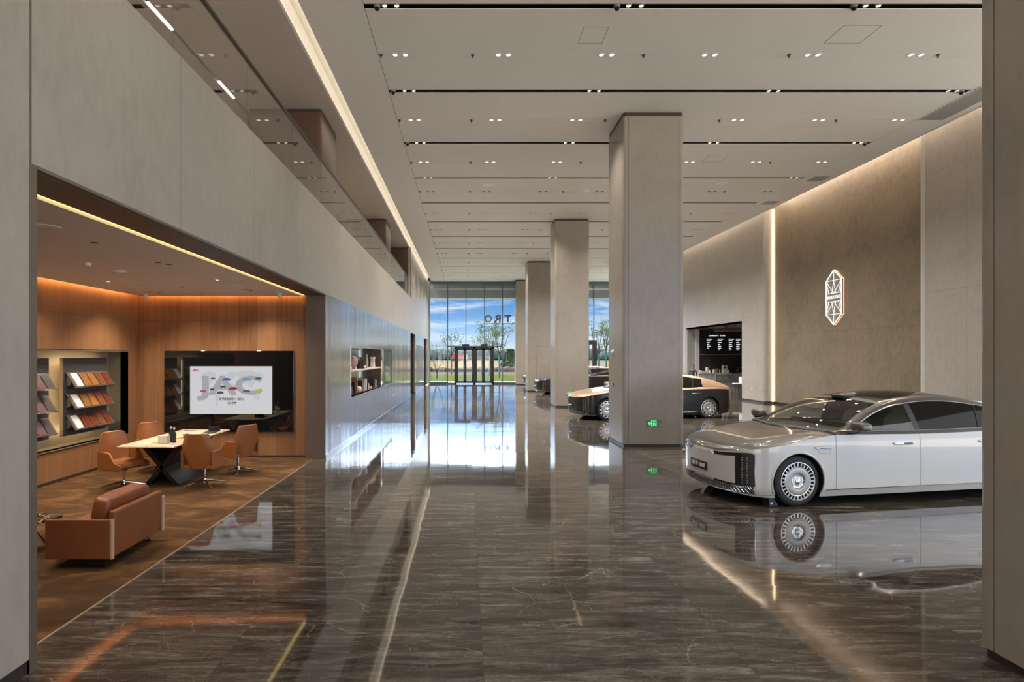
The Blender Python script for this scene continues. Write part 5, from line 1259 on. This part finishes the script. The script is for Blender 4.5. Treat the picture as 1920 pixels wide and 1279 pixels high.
o = MB().box(-.10, .10, -.20, .20, .0, .24).build('black_box', M_black, bevel=.02); o.location = (-3.30, 15.80, SZ0+.004); tag(o, 'black box at the near bottom end of the display niche', 'box', 'ornaments in the display niche')
for k, (y, h, w, m_, ti, lb) in enumerate(((16.35, .36, .07, M_black, .0, 'black book standing at the near end of the book row'), (16.75, .48, .05, pm('book_rust', (.42, .13, .06), .5), .10, 'rust red book leaning in the display niche'), (17.5, .34, .06, M_black, 0, 'black book between the red and the pink one'), (17.9, .38, .05, pm('book_pink', (.45, .32, .34), .5), -.1, 'dusty pink book leaning in the display niche'), (18.25, .38, .05, M_white, -.16, 'white book leaning beside the pink one'))):
    o = MB().box(-.11, .11, -w/2, w/2, 0, h).build('book', m_, bevel=.004); o.location = (-3.32, y, SZ0+.01); o.rotation_euler = (ti, 0, 0); tag(o, lb, 'book', 'books in the display niche')
o = MB().rbox((0,0,.10), (.16,.34,.20), .8, 16, 8).build('skull_ornament', M_cl, smooth=True); o.location = (-3.24, 17.1, SZ0+.004); tag(o, 'pale rounded ornament in front of the leaning red book', 'ornament', 'ornaments in the display niche')
for k, (y, h, r_, m_, lb) in enumerate(((18.9, .24, .05, M_black, 'short black jar beyond the books'), (19.15, .20, .04, M_cl, 'small pale candle beyond the books'), (20.2, .34, .06, M_black, 'tall black jar at the far bottom end of the niche'), (20.6, .26, .06, M_grey, 'grey jar at the very far bottom end of the niche'), (19.6, .07, .06, M_cl, 'tiny pale pebble dish on the niche floor'))):
    lat('jar', lb, 'jar', y, SZ0, [(.0001,0),(r_,0),(r_,h*.8),(r_*.7,h),(.0001,h)], m_, grp='jars in the display niche')
for (y, z) in ((17.0, 2.50), (19.3, 2.50)): spot(-3.34, y, z, 14, 120, .8, (1, .9, .8), .03)
#=====================================================================  bar alcove
M_counter = pm('bar_counter', (.50, .49, .47), .45)
t = thing('bar_counter', 'pale bar counter under the black menu board', 'counter', (16.6, 35.5, 0))
MB().box(-2.2, 2.6, -.30, .30, 0, 1.15).build('counter_body', M_counter, t); MB().box(-2.25, 2.6, -.33, .33, 1.15, 1.19).build('counter_top', pm('counter_top', (.45, .40, .38), .3), t, bevel=.005)
t = thing('cake_cabinet', 'glass-fronted chilled display box built under the bar counter', 'display case', (15.85, 35.14, .96))
MB().box(-.46, .46, -.02, .02, -.18, .17).build('glass_front', pm('chiller_glass', (.20, .28, .25), .08, coat=1.0), t); MB().box(-.49, .49, -.03, 0, .17, .20).box(-.49, .49, -.03, 0, -.21, -.18).box(-.49, -.46, -.03, 0, -.2, .2).box(.46, .49, -.03, 0, -.2, .2).build('frame', M_white, t)
MB().rbox((-.2,-.03,-.06), (.3,.02,.12), .8, 10, 6).rbox((.15,-.03,-.04), (.26,.02,.10), .8, 10, 6).build('cakes', pm('cake_green', (.30, .42, .28), .6), t)
t = thing('menu_board', 'black menu board with white lines of writing above the bar', 'menu board', (16.6, 36.36, 3.14))
MB().box(-1.72, 2.6, -.02, .03, -.74, .74).build('board', pm('menu_black', (.035, .033, .038), .15, coat=.6), t)
M_ml = em('menu_white', (.9, .9, .9), .8)
text_obj('menu_heading', 'COMMUNITY   STORE', .11, M_ml, Matrix.Translation((-.62, -.024, .42)) @ Matrix.Rotation(PI/2, 4, 'X'), t, .002, bold=.004, fit=1.05)
rnd = random.Random(9)
ln = MB()
for cx_, n_ in ((-1.25, 4), (-.55, 5), (.15, 5), (.62, 5), (1.08, 3), ):
    ln.box(cx_-.02, cx_+.36*rnd.uniform(.8, 1.1), -.024, -.02, .17, .215); ln.box(cx_-.02, cx_+.25, -.024, -.02, .10, .125)
    for k in range(n_): ln.box(cx_, cx_+.22*rnd.uniform(.6, 1.15), -.024, -.02, -.03-k*.12, .01-k*.12)
ln.build('menu_lines', M_ml, t)
MB().box(-1.72, 2.6, -.10, .03, -.80, -.76).build('ledge', M_grey, t)
CTZ = 1.19
def on_bar(px, w, h, mat, name, label, cat, y=35.45, d=.16, shape='box', grp='things standing on the bar counter'):
    X = (px-CX)*y/F; t = thing(name, label, cat, (X, y, CTZ), group=grp)
    if shape == 'box': MB().box(-w/2, w/2, -d/2, d/2, 0, h).build('body', mat, t, bevel=.01)
    else: MB().lathe([(.0001,0),(w/2,0),(w/2,h*.62),(w*.2,h*.75),(w*.2,h),(.0001,h)], 14).build('body', mat, t, smooth=True)
    return t
t = on_bar(1313, .14, .18, M_white, 'cup_stack', 'small stack of white cups at the post end of the bar', 'cups')
t = on_bar(1321, .26, .14, M_cl, 'tissue_box', 'low cream box on the bar next to the cup stack', 'box')
t = on_bar(1325.5, .12, .36, M_white, 'paper_cup_tower', 'tall white tower of paper cups on the bar', 'cups', y=35.66)
t = on_bar(1331, .12, .20, M_white, 'milk_jug', 'white jug on the bar beside the cup tower', 'jug', shape='l')
for k, (px, h, m_, lb) in enumerate(((1337.5, .26, M_white, 'pale syrup bottle first in the bar row'), (1341, .28, pm('pink_syrup', (.5, .25, .25), .4), 'pinkish syrup bottle in the bar row'), (1345, .32, pm('green_syrup', (.14, .18, .05), .4), 'green syrup bottle in the bar row'), (1349.5, .28, pm('amber_syrup', (.35, .22, .07), .4), 'amber syrup bottle last in the bar row'))):
    on_bar(px, .09, h, m_, 'bottle', lb, 'bottle', shape='l', grp='syrup bottles on the bar')
t = on_bar(1358.5, .30, .50, M_white, 'coffee_grinder', 'white coffee grinder with glass hopper on the bar', 'coffee grinder'); MB().lathe([(.06, .38), (.11, .48), (.11, .50), (.0001, .50)], 14).build('hopper', M_grey, t); MB().box(-.07, .07, -.085, -.08, .30, .40).build('dial', M_black, t)
t = on_bar(1366, .22, .20, M_chrome, 'steam_jug', 'steel jug with dark lid beside the grinder', 'jug', shape='l', y=35.26)
t = on_bar(1377, .50, .42, M_black, 'coffee_machine', 'black coffee machine with steel front on the bar', 'coffee machine', d=.4); MB().box(.1, .2, -.22, -.2, .02, .40).build('steel_front', M_chrome, t); MB().cyl((0,-.21,.2), (0,-.26,.2), .03, n=10).build('group_head', M_chrome, t)
t = on_bar(1388.4, .20, .36, pm('till_grey', (.16, .20, .20), .4), 'cash_terminal', 'grey-green till screen at the wall end of the bar', 'till'); MB().box(-.10, .10, -.085, -.08, .08, .33).build('screen', M_darkglass, t)
t = thing('bar_stool', 'white-seated stool with thin dark legs at the edge of the bar opening', 'stool', (14.45, 30.4, 0))
MB().rbox((0, 0, .78), (.42, .42, .07), .5, 18, 8).build('seat', M_white, t, smooth=True); MB().rbox((.19, 0, .98), (.05, .40, .36), .5, 16, 8).build('backrest', M_white, t, smooth=True)
for sx_ in (-1, 1):
    for sy_ in (-1, 1): MB().tube([(.12*sx_, .12*sy_, .76), (.20*sx_, .20*sy_, 0)], .012, 6).build('leg', M_black, t)
# person at the bar
def person():
    t = thing('person', 'dark-haired person in dark clothes standing by the bar post, behind the gold-roofed car', 'person', (13.72, 34.5, 0), math.radians(-100))
    V = [(0,0,.95),(0,0,1.10),(0,0,1.28),(0,0,1.38),(0,.0,1.44),(.01,0,1.50)]
    R = [(.14,.10),(.13,.095),(.16,.10),(.12,.08),(.05,.05),(.05,.05)]
    E = [(0,1),(1,2),(2,3),(3,4),(4,5)]
    def chain(root, pts):
        p = root
        for (c, r) in pts: V.append(c); R.append((r, r)); E.append((p, len(V)-1)); p = len(V)-1
        return p
    for s in (1, -1):
        chain(0, [((0, .09*s, .88), .095), ((.02, .10*s, .50), .06), ((0, .10*s, .10), .04), ((.10, .11*s, .05), .035), ((.17, .11*s, .04), .025)])
        h = chain(3, [((0, .17*s, 1.36), .055), ((.02, .21*s, 1.10), .042), ((.18, .19*s, .98), .032), ((.25, .18*s, .97), .028), ((.30, .175*s, .965), .03)])
        for k in range(4): chain(h, [((.335, .175*s+(k-1.5)*.02, .96), .009), ((.36+.006*(k in (1, 2)), .175*s+(k-1.5)*.022, .95), .008), ((.375, .175*s+(k-1.5)*.022, .93), .007)])
        chain(h-1, [((.285, .15*s, .955), .010), ((.31, .135*s, .945), .008)])
    me = bpy.data.meshes.new('body'); me.from_pydata(V, E, []); me.update(); o = bpy.data.objects.new('body', me); C.objects.link(o); o.parent = t
    md = o.modifiers.new('skin', 'SKIN')
    for v, r in zip(me.skin_vertices[0].data, R): v.radius = r
    me.skin_vertices[0].data[0].use_root = True
    sb = o.modifiers.new('sub', 'SUBSURF'); sb.levels = 1; sb.render_levels = 1
    m, g, out = newmat('person_cloth'); tc = g.n('ShaderNodeTexCoord', 3); p = g.xyz(tc)
    skin = g.m('MAXIMUM', g.m('GREATER_THAN', p[2], 1.42), g.m('GREATER_THAN', p[0], .20))
    leg = g.m('LESS_THAN', p[2], .93); skin = g.m('MULTIPLY', skin, g.m('GREATER_THAN', p[2], .6))
    c = g.mix(leg, g.mix(g.noise(tc, 30), (.03, .028, .03), (.05, .045, .05)), (.02, .02, .025)); c = g.mix(skin, c, (.45, .25, .17)); princ(g, out, Base_Color=c, Roughness=.7)
    me.materials.append(m)
    M_skin = pm('skin', (.45, .25, .17), .5)
    hd = MB(); hd.rbox((.03, 0, 1.575), (.19, .155, .235), .92, 24, 18, fn=lambda p: Vector((p.x*(1+.12*(p.z > 0)), p.y*(1-.22*max(0, -p.z/.12)), p.z)))
    hd.rbox((.13, 0, 1.565), (.035, .028, .05), .9, 8, 6)
    for s in (1, -1): hd.rbox((.03, .08*s, 1.575), (.035, .02, .06), .9, 8, 6)
    ho = hd.build('head', M_skin, t, smooth=True)
    MB().rbox((.122, .033, 1.59), (.014, .026, .012), .9, 8, 6).rbox((.122, -.033, 1.59), (.014, .026, .012), .9, 8, 6).build('eyes', M_black, ho, smooth=True)
    MB().rbox((.122, 0, 1.52), (.012, .05, .012), .9, 8, 6).build('mouth', pm('lips', (.35, .12, .10), .5), ho, smooth=True)
    MB().rbox((.018, 0, 1.632), (.245, .19, .19), .9, 20, 12, fn=lambda p: Vector((p.x if p.z > .0 else min(p.x, -.01), p.y, p.z))).build('hair', pm('black_hair', (.012, .010, .010), .5, scale=60, bump=.5), t, smooth=True)
person()
# chock by the front wheel
t = thing('wheel_chock', 'small black wheel chock at the front wheel of the white limousine', 'wheel chock', (4.545, 8.55, 0), TH)
MB().prism([(-.06, 0), (.10, 0), (.09, .05), (.02, .13), (-.06, .13)], 'y', -.07, .07).build('wedge', M_black, t, bevel=.006); MB().box(-.035, .0, -.075, -.07, .04, .07).build('sticker', M_white, t)
